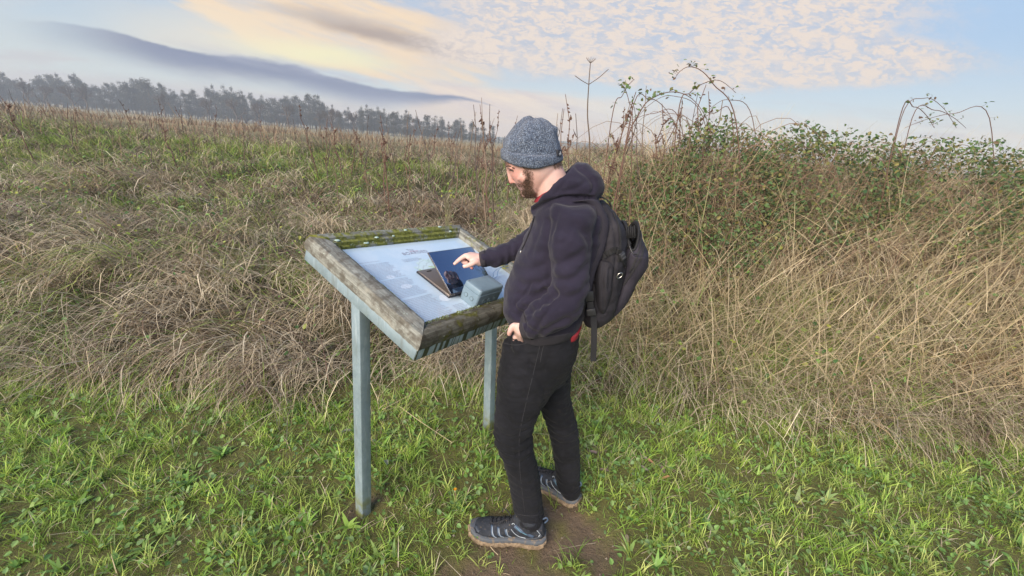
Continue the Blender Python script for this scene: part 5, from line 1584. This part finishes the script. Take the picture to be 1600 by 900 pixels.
    add(P(725, 401, Y0), .018, (1.05, .78, .76)); add(P(709, 413, Y0-.01), .012, (1.05, .75, .74)); add(P(724, 416, Y0-.03), .012, (1.05, .82, .8)); add(P(797, 519, Y1), .014, (1.05, .72, .7)); add(P(735, 408, Y0), .012, (1.0, .75, .7))
    for k in range(3): add(P(739, 420, Y0+.016), .01, (1.05, .8, .8))
    me.color_attributes.new('tint', 'FLOAT_COLOR', 'POINT').data.foreach_set('color', np.concatenate([t, np.ones((len(co), 1))], 1).astype(np.float32).ravel())
    o = link('body', me, M_SKIN, MAN)
    bv = bvh_of(me)
    # nails
    nail = mat('nail', (.74, .52, .46), .25)
    for (px, py, a, s_) in ((725.5, 415.2, .1, .0058), (710.6, 412.0, -.7, .0045)):
        h = onto(bv, px, py, .0006)
        if h is None: continue
        p, n = h; t1 = P(px-5*math.cos(a), py+(-5)*math.sin(a)*1.0, 1.7)-P(px, py, 1.7); t1 -= n*(t1@n); t1 /= np.linalg.norm(t1); t2 = np.cross(n, t1)
        mb = MB(); mb.add([p+n*.0004]+[p+t1*s_*1.15*math.cos(k)+t2*s_*.8*math.sin(k)-n*.0010*abs(math.sin(k)) for k in np.linspace(0, 2*PI, 12, endpoint=False)], [(0, 1+i, 1+(i+1) % 12) for i in range(12)])
        mb.build('nail', nail, o)
    # eyes looking down: lid line, lashes, a sliver of eyeball; brows
    dark = mat('lash', (.03, .018, .013), .6)
    for s_ in (-1, 1):
        c = P(799.5, 266, FACE_Y+s_*.032)
        mb = MB()
        for i in range(7):
            pass
        seg = []
        for q, (dx, dz, dy) in enumerate(((-.010, -.001, -.006), (-.006, .0015, .002), (0, .001, .009), (.008, -.001, .016))):
            p = c+np.array([dx, s_*dy, dz]); d = Vector((1.0, s_*-.35, 0)).normalized()
            h = bv.ray_cast(Vector(p)-d*.08, d)
            if h[0] is not None: seg.append(np.array(h[0]-d*.0012))
        if len(seg) > 2: mb.tube(catmull(seg, 4), .0020, 6); mb.build('eyelid_line', dark, o)
        mb = MB(); seg = []
        for (dx, dz, dy) in ((-.012, .010, -.014), (-.008, .0135, 0), (0, .014, .012), (.010, .008, .024)):
            p = c+np.array([dx, s_*dy, dz]); d = Vector((1.0, s_*-.35, 0)).normalized()
            h = bv.ray_cast(Vector(p)-d*.08, d)
            if h[0] is not None: seg.append(np.array(h[0]-d*.001))
        if len(seg) > 2: mb.tube(catmull(seg, 4), [.0012]+[.0026]*(4*(len(seg)-1)-1)+[.0010], 6); mb.build('eyebrow', mat('brow_hair', (.10, .055, .035), .8), o)
    return o, bv, me
BODY, BV_B, ME_B = body()

def hairs():
    rng = np.random.default_rng(44)
    me = ME_B; me.calc_loop_triangles()
    co = get_co(me); no = get_no(me)
    px_of = lambda Q: (lambda v: np.stack([800+F_PX*(v@cR)/(v@cF), 450+F_PX*(v@cD)/(v@cF)], 1))(Q-CAMP)
    # beard area drawn in the profile (x,z) plane so that both cheeks get it
    poly = [(817, 257), (829, 259), (834.5, 268), (836, 278), (834, 286), (837, 295), (840, 303), (838, 309), (831, 312), (821, 313), (811, 307), (809, 297), (815, 295.5), (813, 292), (807, 290), (806, 286), (812, 284.5), (817, 283), (818, 275), (815.5, 268)]
    pw = np.array(poly, float)
    cm_ = co.copy(); cm_[:, 1] = FACE_Y-np.abs(co[:, 1]-FACE_Y); cpx = px_of(cm_)+np.stack([vnoise(co, 90, 2, 2), vnoise(co, 90, 8, 2)], 1)*3.0
    def inside(q):
        x, y = q[:, 0], q[:, 1]; r = np.zeros(len(q), bool); n = len(pw)
        for i in range(n):
            x1, y1 = pw[i]; x2, y2 = pw[(i+1) % n]
            c = ((y1 > y) != (y2 > y)) & (x < (x2-x1)*(y-y1)/(y2-y1+1e-12)+x1); r ^= c
        return r
    k = np.where(inside(cpx) & (no[:, 0] < .85) & (co[:, 2] > 1.3) & (np.abs(co[:, 1]-FACE_Y) < .09))[0]
    # beard: many short curved hairs
    n = 10000
    pe = polydist(cpx[k], [q for q in pw]+[pw[0]])/700
    pr = np.clip(pe/.012, .05, 1)**1.2*(1+.5*vnoise(co[k], 60, 3, 2)); pr = np.clip(pr, .01, None); pr /= pr.sum()
    i = rng.choice(k, n, p=pr)
    base = co[i]+rng.normal(0, .0012, (n, 3)); nr = no[i]
    chin = sst(-base[:, 2], -P(0, 290, FACE_Y)[2]+0, -P(0, 290, FACE_Y)[2]+.035)
    down = np.array([-.25, 0, -1.0]); d1 = nr*.7+down*.5+rng.normal(0, .25, (n, 3)); d1 /= np.linalg.norm(d1, axis=1, keepdims=True)
    d2 = nr*.25+down*.9+rng.normal(0, .3, (n, 3)); d2 /= np.linalg.norm(d2, axis=1, keepdims=True)
    L = rng.uniform(.003, .0058, n)*(1+1.0*chin)
    side = np.cross(d1, rng.normal(0, 1, (n, 3))); side /= np.linalg.norm(side, axis=1, keepdims=True); w = .00035
    p1 = base+d1*(L*.55)[:, None]; p2 = p1+d2*(L*.6)[:, None]
    V = np.stack([base-side*w, base+side*w, p1+side*w*.8, p1-side*w*.8, p2], 1).reshape(-1, 3)
    a = np.arange(n)[:, None]*5
    F = [tuple(r) for r in np.concatenate([a, a+1, a+2, a+3], 1)]+[tuple(r) for r in np.concatenate([a+3, a+2, a+4], 1)]
    front = sst(-(base[:, 0]), -P(822, 300, FACE_Y)[0], -P(815, 300, FACE_Y)[0])*chin
    c = cmix([(.10, .062, .044), (.145, .09, .06), (.065, .042, .032)], n, rng)*(1-front[:, None])+cmix([(.36, .20, .11), (.28, .15, .08)], n, rng)*front[:, None]
    me2 = bpy.data.meshes.new('beard'); me2.from_pydata(V.tolist(), [], F)
    at = me2.color_attributes.new('tint', 'FLOAT_COLOR', 'POINT'); cc = np.ones((n*5, 4), dtype=np.float32); cc[:, :3] = np.repeat(c, 5, 0); at.data.foreach_set('color', cc.ravel())
    o = link('beard', me2, M_STEM, MAN); o['kind'] = 'stuff'
    # short hair below the hat edge: nape and temple
    pts = []
    for (x0, y0, x1, y1, m_) in ((864, 250, 877, 262, 1600), (788, 250, 796, 257, 500), (818, 250, 836, 262, 900)):
        a_, b_ = P(x0, y0, FACE_Y), P(x1, y1, FACE_Y)
        q = np.where((co[:, 0] > a_[0]) & (co[:, 0] < b_[0]) & (co[:, 2] < a_[2]) & (co[:, 2] > b_[2]) & (np.abs(co[:, 1]-FACE_Y) < .085))[0]
        if len(q): pts.append(rng.choice(q, m_))
    i = np.concatenate(pts); n = len(i); base = co[i]+rng.normal(0, .001, (n, 3)); nr = no[i]
    d1 = nr*.35+np.array([.1, 0, -.9])+rng.normal(0, .2, (n, 3)); L = rng.uniform(.004, .010, n); side = np.cross(d1, nr); side /= np.linalg.norm(side, axis=1, keepdims=True)+1e-9
    V = np.stack([base-side*.0003, base+side*.0003, base+d1*L[:, None]+nr*.001], 1).reshape(-1, 3); a = np.arange(n)[:, None]*3
    C = np.repeat(cmix([(.20, .12, .075), (.14, .08, .05)], n, rng), 3, 0)
    o = link('hair', pymesh('hair', V, np.concatenate([a, a+1, a+2], 1), False, col=C), M_STEM, MAN); o['kind'] = 'stuff'
hairs()

# --- knitted hat
def beanie():
    def kfn(g, b):
        tc = obj_co(g)
        v = g.vor(g.vmul(tc, (1, 1, .62)), 520); v2 = g.vor(g.vmul(tc, (1, 1, .62)), 520, out=1)
        r = g.sep(v2)[0]
        c = g.mix(g.ramp(r, .25, .75), (.040, .052, .085), (.13, .175, .26))
        c = g.mix(g.ramp(g.noise(tc, 300, 2), .56, .64), c, (.28, .33, .42))
        c = g.mix(g.m('MULTIPLY', g.ramp(g.noise(tc, 420, 2), .60, .66), .7), c, (.03, .03, .045))
        g.put(b, 'Base Color', c)
        bump(g, b, g.m('SUBTRACT', 1.0, v), .9, .004)
    m_ = mat('heather_knit', rough=.95, fn=kfn, spec=.1, sheen=.2)
    mb = MB()
    loft(mb, [(790, 244, 872, 246, .078, None, -.012), (786, 237, 876, 240, .083, None, -.008), (784.5, 230, 876, 231, .085), (786, 221, 873, 220, .083), (791.5, 211.5, 871, 211, .079), (799, 202, 869, 202, .072), (807.5, 193.5, 863, 194.5, .060), (816, 187.5, 856.5, 188.5, .044), (822, 185, 851.5, 186, .022)], YC, 44, 5)
    mb.tube([P(846, 190, YC-.01), P(849, 184.8, YC)], [.013, .006], 10)
    mb.tube([P(818, 188, YC), P(828, 185.0, YC), P(836, 187.5, YC)], [.006, .008, .006], 8)
    mb.tube([P(862, 197, YC), P(868, 200.5, YC-.005), P(869, 206, YC)], [.008, .011, .008], 8)
    me = remesh(mb, .0042, 3, 'beanie'); co = get_co(me); no = get_no(me)
    d = vnoise(co, 16, 5.5, 2)*.004
    th = np.arctan2(co[:, 1]-YC, co[:, 0]-P(830, 220, YC)[0]); top = sst(co[:, 2], 1.60, 1.70)
    d += top*.0028*np.sin(th*9)
    set_co(me, co+no*d[:, None])
    o = link('beanie', me, m_, MAN); bv0 = bvh_of(me)
    mb = MB()
    # turned-up cuff, a thick rolled band dipping over the ears
    rows = [(784.5, 231.5, 876, 236, .089, None, -.018), (782.5, 235, 878, 239.5, .093, None, -.018), (782, 242, 879.5, 246, .0935, None, -.019), (784.5, 248.5, 877.5, 251, .090, None, -.021), (790, 250, 871, 252, .081, None, -.021), (792, 244, 869, 246, .079, None, -.018)]
    mb.rings(section_loft(secs(rows, YC), 52, 4))
    me = mb.me('cuff'); c2 = get_co(me); n2 = get_no(me); set_co(me, c2+n2*(vnoise(c2, 22, 1.5, 2)*.0025)[:, None])
    cf = link('hat_cuff', me, m_, o)
    bv = bvh_of(me)
    h = [onto(bv, *p, .0012) or onto(bv0, *p, .006) for p in ((869.5, 234.0), (875.5, 234.5), (876.2, 244.0), (870.3, 244.5))]
    h = [q for q in h if q is not None]
    if len(h) == 4:
        q = [x[0] for x in h]; q[0] = q[0]*.6+(q[3]+P(869.5, 234, q[3][1])-P(870.3, 244.5, q[3][1]))*.4; q[1] = q[1]*.6+(q[2]+P(875.5, 234.5, q[2][1])-P(876.2, 244, q[2][1]))*.4; n = sum(x[1] for x in h); n /= np.linalg.norm(n)
        mb = MB(); mb.rings([[p-n*.004 for p in q], [p+n*.0025 for p in q]]); lb = mb.build('hat_label', mat('label_cloth', (.012, .012, .02), .6), cf, bevel=.0006)
        f = lambda s_, t: (q[0]*(1-s_)+q[1]*s_)*(1-t)+(q[3]*(1-s_)+q[2]*s_)*t+n*.0032
        mb = MB(); mb.add([f(.2, .72), f(.8, .68), f(.55, .2)], [(0, 1, 2)]); mb.add([f(.25, .85), f(.8, .82), f(.8, .76), f(.25, .79)], [(0, 1, 2, 3)])
        mb.build('label_emblem', mat('emblem_thread', (.6, .6, .62), .7), lb, smooth=False)
beanie()

# --- boots
def shoe(heel, toe, mirror, far=False):
    hx, hy = heel; tx, ty = toe
    ax = np.array([tx-hx, ty-hy, 0.]); L = np.linalg.norm(ax); ax /= L; ay = np.array([-ax[1], ax[0], 0])*mirror
    z0 = float(ground_z(*( (np.array(heel)+np.array(toe))/2 )))+.004
    o = empty('shoe', (0, 0, 0)); o.location = (0, 0, 0)
    o.parent = MAN; o.location = -MAN.location
    org = np.array([hx, hy, z0])
    W = lambda x, y, z: org+ax*x*L+ay*y*1.12+np.array([0, 0, 1.])*z*1.12
    # half widths outer/inner side, along the length from the heel (0) to the toe (1)
    xs = np.array([0, .04, .12, .25, .4, .55, .7, .82, .92, .98, 1.0])
    wo = np.array([.018, .030, .036, .036, .036, .043, .050, .050, .040, .024, .010])
    wi = np.array([.018, .029, .034, .030, .027, .034, .044, .045, .036, .022, .010])
    hu = np.array([.070, .098, .106, .100, .104, .094, .076, .066, .056, .044, .034])       # top of upper
    bz = np.array([.012, .004, .000, .000, .002, .001, .000, .002, .008, .014, .018])       # rocker
    X = np.linspace(0, 1, 46)
    f = lambda a: np.interp(X, xs, a)
    WO, WI, HU, BZ = f(wo), f(wi), f(hu), f(bz)
    sole_h = .030
    # upper
    mb = MB(); rings = []
    for x, a, b_, h, z in zip(X, WO, WI, HU, BZ):
        ring = []; 
        for k in range(24):
            t = 2*PI*k/24; c, s_ = math.cos(t), math.sin(t)
            yy = (a if c > 0 else b_)*.96*math.copysign(abs(c)**.75, c)
            zz = z+sole_h-.008+(h-sole_h-z+.008)*(.5+.5*s_) if True else 0
            yy *= (1-.42*max(0, s_)**1.6) if x > .1 else (1-.25*max(0, s_)**2)
            ring.append(W(.012+x*.972, yy, zz))
        rings.append(ring)
    mb.rings(rings); 
    # collar round the ankle
    mb.tube([W(.26, 0, .07), W(.22, 0, .118)], [.043, .040], 16)
    mb.tube([W(.40, 0, .085), W(.345, 0, .125)], [.026, .022], 12)
    me = remesh(mb, .0038, 4, 'upper'); co = get_co(me); no = get_no(me)
    set_co(me, co+no*(vnoise(co, 40, 2, 2)*.0012)[:, None])
    def ufn(g, b):
        tc = obj_co(g); n = g.noise(tc, 60, 5, .7)
        c = g.mix(g.ramp(n, .35, .7), (.012, .015, .022), (.025, .03, .042))
        c = g.mix(g.m('MULTIPLY', g.ramp(g.noise(tc, 90, 4, .7), .62, .7), .6), c, (.24, .18, .12))
        g.put(b, 'Base Color', c); bump(g, b, g.noise(tc, 500, 2), .3, .001)
    M_U = mat('suede_upper', rough=.85, fn=ufn)
    up = link('upper', me, M_U, o); bv = bvh_of(me)
    # midsole and muddy outsole
    def sole(nm, z0_, z1_, grow, m_, amp, seed):
        mb = MB(); rings = []
        n = 60; prof = []
        for k in range(n+1):
            x = .5-.5*math.cos(PI*k/n); prof.append((x, np.interp(x, xs, wo), np.interp(x, xs, bz)))
        outline = [(x, w, z) for x, w, z in prof]+[(x, -np.interp(x, xs, wi), z) for x, _, z in prof[::-1][1:-1]]
        for (zz, gr) in ((z0_, grow-.004), (z0_+.002, grow), ((z0_+z1_)/2, grow), (z1_-.002, grow-.001), (z1_, grow-.003)):
            ring = []
            for i, (x, y, z) in enumerate(outline):
                a = i/len(outline)*2*PI; j = amp*(mnoise.noise(Vector((x*13+seed, y*90, zz*150)))+.6*mnoise.noise(Vector((x*40+seed, y*200, zz*300))))
                ex = (x-.5)*2
                ring.append(W(x+ex*(gr+j)/L*1.0, y+math.copysign(gr+j, y) if abs(y) > .004 else y, z+zz+(j*.5 if zz > z0_ else 0)))
            rings.append(ring)
        mb.rings(rings); return mb.build(nm, m_, o)
    sole('midsole', .014, .034, .0035, mat('grey_rubber', rough=.7, fn=lambda g, b: g.put(b, 'Base Color', g.mix(g.ramp(g.noise(obj_co(g), 50, 5, .7), .50, .68), (.08, .092, .11), (.22, .165, .11)))), .0006, 1)
    def mfn(g, b):
        n = g.noise(obj_co(g), 70, 5, .7); g.put(b, 'Base Color', g.mix(g.ramp(n, .35, .65), (.15, .105, .065), (.30, .225, .15))); bump(g, b, n, .8, .004)
    sole('muddy_outsole', .0, .020, .0075, mat('mud', rough=.9, fn=mfn), .0065, 5)
    if not far:   # clod of mud round the toe
        mb = MB(); mb.tube([W(.93, .030, .016), W(.99, .016, .026), W(1.005, 0, .030), W(.985, -.016, .024)], [.010, .013, .013, .009], 9)
        me = remesh(mb, .003, 2, 'mud_clod'); co = get_co(me); set_co(me, co+get_no(me)*(vnoise(co, 70, 1, 2)*.004)[:, None]); link('mud_clod', me, bpy.data.materials['mud'], o)
    # toe bumper, side flashes, heel counter : strips that hug the upper
    side = 1
    def hug(nm, pts, wid, m_, th=.0012, parent=up):
        """pts in (x along, z up) on the outer side"""
        P2 = catmull([np.array(q, float) for q in pts], 5); hits = []
        for (x, z) in P2:
            src = Vector(W(x, .12, z)); d = Vector(-ay)
            h = bv.ray_cast(src, d)
            if h[0] is not None: hits.append((np.array(h[0]), np.array(h[1] if h[1].dot(d) < 0 else -h[1])))
        if len(hits) < 2: return
        rings = []
        for i, (p, n) in enumerate(hits):
            t = hits[min(i+1, len(hits)-1)][0]-hits[max(i-1, 0)][0]; t /= np.linalg.norm(t)+1e-9
            b_ = np.cross(t, n); b_ /= np.linalg.norm(b_)+1e-9; h_ = wid/2
            rings.append([p-b_*h_-n*.001, p+b_*h_-n*.001, p+b_*h_*.8+n*th, p-b_*h_*.8+n*th])
        mb = MB(); mb.rings(rings); mb.build(nm, m_, parent)
    blue = mat('blue_overlay', (.055, .085, .14), .5); pale = mat('pale_piping', (.42, .47, .52), .5); bump_m = mat('toe_rubber', (.05, .06, .08), .65)
    for i, x in enumerate((.70, .61, .51)):
        hug('side_overlay', [(x+.02, .075-.0*i), (x-.005, .055), (x-.055, .040)], .011, blue); hug('piping', [(x+.008, .070+i*.003), (x-.018, .052), (x-.068, .038)], .0022, pale, .0022)
    hug('side_overlay', [(.42, .088), (.30, .070), (.16, .055)], .016, blue); hug('piping', [(.46, .078), (.40, .060), (.33, .046), (.26, .042)], .0022, pale, .0022)
    hug('piping', [(.40, .085), (.33, .072), (.25, .064)], .0025, mat('teal_letters', (.10, .25, .32), .5), .0022)
    hug('piping', [(.13, .085), (.08, .070), (.10, .060)], .002, pale, .0022)
    hug('toe_bumper', [(.96, .040), (.90, .040), (.83, .038), (.76, .036)], .018, bump_m)
    hug('toe_bumper', [(.93, .050), (.87, .050)], .012, bump_m)
    hug('heel_counter', [(.05, .060), (.12, .046), (.24, .038), (.34, .036)], .014, bump_m)
    # eyelet, heel loop, laces
    h = bv.ray_cast(Vector(W(.44, .12, .092)), Vector(-ay))
    if h[0] is not None:
        c = np.array(h[0]); mb = MB(); mb.tube([c+ax*.005*math.cos(a)+np.array([0, 0, 1])*.005*math.sin(a)+ay*.001 for a in np.linspace(0, 2*PI, 15)], .0014, 6, False); mb.build('eyelet', pale, up)
    mb = MB(); mb.tube(catmull([W(.03, 0, .095), W(-.005, 0, .112), W(.02, 0, .122), W(.06, 0, .112)], 4), .0035, 6); mb.build('heel_loop', blue, up)
    lace = mat('black_lace', (.02, .02, .025), .7)
    def over(x, y):
        h = bv.ray_cast(Vector(W(x, y, .2)), Vector((0, 0, -1))); return np.array(h[0])+np.array([0, 0, .003]) if h[0] is not None else W(x, y, .09)
    for k in range(6):
        x = .44+.055*k
        for s_ in (-1, 1):
            mb = MB(); mb.tube(catmull([over(x, .019*s_), over(x+.014, 0)+np.array([0, 0, .002]), over(x+.03, -.019*s_)], 4), .0021, 6); mb.build('lace', lace, up)
    for s_, q in ((1, .04), (-1, .02), (1, .07)):
        c = over(.47, 0); mb = MB(); mb.tube(catmull([c, c+ay*s_*.02+ax*.02+np.array([0, 0, .012]), c+ay*s_*.040+ax*(.035+q*.4)+np.array([0, 0, .002]), c+ay*s_*.030+ax*(.02+q)+np.array([0, 0, -.010])], 5), .0020, 6); mb.build('lace', lace, up)
    return o
shoe((.236, 1.424), (-.092, 1.440), 1)
shoe((.408, 1.640), (.150, 1.815), 1, True)
# ------------------------------------------------------------------ backpack
def backpack():
    Yb = 1.60
    c = P(945, 400, Yb)
    o = empty('backpack', tuple(c), label='black backpack worn on the back of the man, outer pocket hanging open', cat='backpack')
    cloth = mat('pack_nylon', rough=.75, fn=fabric_fn((.014, .013, .018), (.024, .022, .030), 1300, .4, 12), spec=.35)
    cloth2 = mat('pack_nylon_purple', rough=.7, fn=fabric_fn((.018, .016, .026), (.028, .025, .038), 1300, .4, 12), spec=.35)
    web = mat('webbing', rough=.8, fn=fabric_fn((.010, .010, .012), (.016, .016, .019), 700))
    plast = mat('buckle_plastic', (.03, .03, .034), .35)
    mb = MB()
    loft(mb, [(920, 326, 945, 314, .075), (922, 338, 960, 331, .115), (922, 360, 970, 350, .135), (918, 392, 975, 378, .142), (913, 425, 972, 418, .144), (908, 455, 964, 455, .142), (905, 480, 953, 485, .132), (908, 497, 938, 499, .10)], Yb, 36, 5, 2.6)
    me = remesh(mb, .006, 3, 'main_compartment')
    carve(me, [([(955, 338), (962, 370), (962, 405), (955, 440)], .004, .004), ([(930, 400), (945, 430), (938, 470)], .006, .008), ([(925, 440), (935, 465), (945, 490)], .005, .006), ([(950, 400), (945, 430), (952, 460)], .004, .006), ([(920, 350), (930, 380)], .003, .006)], Yb-.14)
    co = get_co(me); set_co(me, co+get_no(me)*(vnoise(co, 13, 4, 3)*.006)[:, None])
    body_ = link('main_compartment', me, cloth, o); bv = bvh_of(me)
    # outer pocket: a bowl that gapes open at the top
    rows = [(974, 346, 995, 347, .100, None, -.085), (972, 365, 1001, 368, .120, None, -.055), (965, 392, 1007, 390, .126), (962, 415, 1005, 407, .122), (955, 440, 992, 430, .115), (946, 465, 974, 466, .10), (936, 490, 950, 493, .075)]
    rings = section_loft(secs(rows, Yb), 36, 5, 2.5)
    inner = section_loft(secs([(977, 346, 991.5, 347.5, .092, None, -.085), (976, 365, 997, 368, .110, None, -.055), (971, 392, 1001, 392, .114), (968, 412, 998, 407, .10)], Yb), 36, 4, 2.5)
    mb = MB(); mb.rings(rings[::-1]+inner, True)
    me = mb.me('outer_pocket'); co = get_co(me); no = get_no(me); set_co(me, co+no*(vnoise(co, 14, 8, 3)*.005)[:, None])
    nf = len(me.polygons); half = int(nf*len(rings)/(len(rings)+len(inner))); pk = link('outer_pocket', me, [cloth2, mat('pack_lining', (.006, .006, .008), .9)], o)
    me.polygons.foreach_set('material_index', [0 if i_ < half else 1 for i_ in range(nf)]); bvp = bvh_of(me)
    # rolled rim and zip
    for dr, nm, r, m_ in ((0, 'pocket_rim', .0045, web), (3, 'zip', .0026, plast)):
        ring = rings[dr]; mb = MB(); mb.tube(list(ring)+[ring[0]], r, 6, False); mb.build(nm, m_, pk)
    # raised mesh lining seen inside
    mb = MB()
    for k in range(5):
        mb.tube([P(979+k*3, 352+(k % 2)*2, Yb-.085), P(980+k*3, 372, Yb-.095)], .003, 5)
    ob = mb.build('lining_folds', mat('lining', (.012, .012, .014), .9), pk); ob['kind'] = 'stuff'
    # zip lines and piping following the curve of the pack
    def rib(nm, pix, w, m_, b_=bv, th=.003, par=o):
        mb = MB(); ribbon_on(mb, b_, pix, w, th)
        if mb.V: return mb.build(nm, m_, par, smooth=False)
    rib('pocket_piping', [(1000, 358), (1000, 385), (994, 405), (984, 425)], .006, web, bvp, .003, pk)
    rib('pocket_piping', [(1005, 385), (1002, 402), (990, 422), (975, 445)], .006, web, bvp, .003, pk)
    rib('pocket_piping', [(992, 356), (990, 380), (982, 402), (972, 424)], .004, plast, bvp, .003, pk)
    rib('compartment_zip', [(958, 332), (966, 352), (969, 378), (966, 410)], .006, web)
    rib('compartment_seam', [(947, 345), (944, 370), (935, 400), (926, 425), (920, 450)], .005, plast)
    # compression strap over the side, with its buckle and D ring
    rib('side_strap', [(943, 400), (952, 394), (962, 390), (970, 398), (976, 412), (982, 428)], .020, web, bv, .004)
    rib('side_strap', [(966, 402), (973, 395), (985, 380), (993, 366)], .018, web, bvp, .004, pk)
    def block(px, py, w, h, ang, nm, b_=bv, t=.008):
        q = onto(b_, px, py, .002)
        if q is None: return
        p, n = q; dn = P(px+math.sin(ang)*5, py+math.cos(ang)*5, p[1])-P(px, py, p[1]); dn -= n*(dn@n); dn /= np.linalg.norm(dn); sd = np.cross(dn, n)
        mb = MB(); mb.box(p-dn*h/2-sd*w/2, dn*h, sd*w, n*t)
        bu = mb.build(nm, plast, o, bevel=.002)
        for s_ in (-.22, .22):
            mb = MB(); mb.box(p-dn*h/2+dn*h*(.5+s_-.06)-sd*w*.38+n*(t), dn*h*.12, sd*w*.76, n*.0018); mb.build('buckle_bar', mat('buckle_edge', (.07, .07, .08), .3), bu, bevel=.0005)
    block(970, 400, .024, .030, .5, 'buckle', bv, .010)
    q = onto(bv, 966, 430, .008)
    if q is not None:
        p, n = q; mb = MB(); a1 = np.array([.6, 0, .8]); a2 = np.cross(n, a1); mb.tube([p+a1*.012*math.cos(a)+a2*.009*math.sin(a) for a in np.linspace(0, 2*PI, 17)], .0017, 6, False); mb.build('metal_ring', mat('ring_metal', (.6, .6, .58), .3, 1), o)
    # side pocket with gathered top
    mb = MB(); loft(mb, [(936, 405, 962, 410, .02, 1.47), (932, 425, 958, 430, .030, 1.465), (930, 455, 955, 458, .034, 1.465), (932, 480, 948, 482, .026, 1.475), (936, 493, 944, 494, .012, 1.49)], 1.47, 20, 4)
    me = remesh(mb, .005, 3, 'side_pocket'); carve(me, [([(945, 412), (940, 440), (944, 480)], .004, .005), ([(952, 420), (950, 450)], .003, .005)], 1.45); link('side_pocket', me, cloth, o)
    # shoulder strap and its buckle ladder on the near side
    mb = MB()
    loft(mb, [(893, 315, 925, 311, .008, 1.455), (915, 318, 935, 314, .010, 1.462), (926, 334, 944, 328, .011, 1.468), (930, 352, 952, 352, .012, 1.468), (926, 385, 944, 392, .012, 1.462), (920, 415, 932, 422, .010, 1.458), (917, 440, 926, 445, .008, 1.452), (915, 458, 924, 460, .006, 1.448)], 1.46, 16, 5)
    mb.build('shoulder_strap', cloth2, o)
    def vbox(px0, py0, px1, py1, Y, w, t, nm, m_):
        a, b_ = P(px0, py0, Y), P(px1, py1, Y); d = b_-a; sd = np.cross(d/np.linalg.norm(d), np.array([0, -1., 0])); sd /= np.linalg.norm(sd)
        mb = MB(); mb.box(a-sd*w/2, d, sd*w, np.array([0, -t, 0])); return mb.build(nm, m_, o, bevel=.002)
    vbox(920, 455, 921.5, 470, 1.445, .030, .007, 'ladder_buckle', plast)
    vbox(921.5, 471, 923, 484, 1.448, .024, .006, 'strap_webbing', web)
    vbox(922.5, 482, 924, 492, 1.444, .032, .009, 'ladder_buckle', plast)
    vbox(908, 466, 912, 480, 1.440, .018, .003, 'strap_webbing', web)
    # hanging strap end
    pts = [(927, 492, 1.455), (928.5, 510, 1.452), (928.3, 535, 1.45), (927.6, 552, 1.452), (927.4, 565, 1.455)]
    ctr = catmull([P(*p) for p in pts], 5); rings = []
    for i, p in enumerate(ctr):
        w = .0115; rings.append([p+np.array([-w, 0, 0]), p+np.array([w, .004, 0]), p+np.array([w, .0065, 0]), p+np.array([-w, .0025, 0])])
    MB().rings(rings).build('hanging_strap', web, o, smooth=False)
    # carrying loop at the top
    mb = MB(); pp = catmull([P(925, 316, Yb-.03), P(938, 309, Yb-.03), P(950, 315, Yb-.03), P(955, 324, Yb-.03)], 5)
    mb.rings([[p+np.array([0, -.014, 0]), p+np.array([0, .014, 0]), p+np.array([.001, .014, .004]), p+np.array([.001, -.014, .004])] for p in pp]); mb.build('carry_loop', web, o, smooth=False)
backpack()

# ------------------------------------------------------------------ mist
def haze():
    m_ = bpy.data.materials.new('haze'); m_.use_nodes = True
    g = NG(m_.node_tree)
    v = g.n('ShaderNodeVolumePrincipled', {'Color': (.82, .90, 1.0), 'Density': .0017, 'Anisotropy': 0.0})
    g.n('ShaderNodeOutputMaterial', {'Volume': v})
    mb = MB(); mb.box((-750, -8, -6), (1500, 0, 0), (0, 660, 0), (0, 0, 27))
    o = mb.build('haze', m_, smooth=False); tag(o, kind='stuff', label=None)
haze()
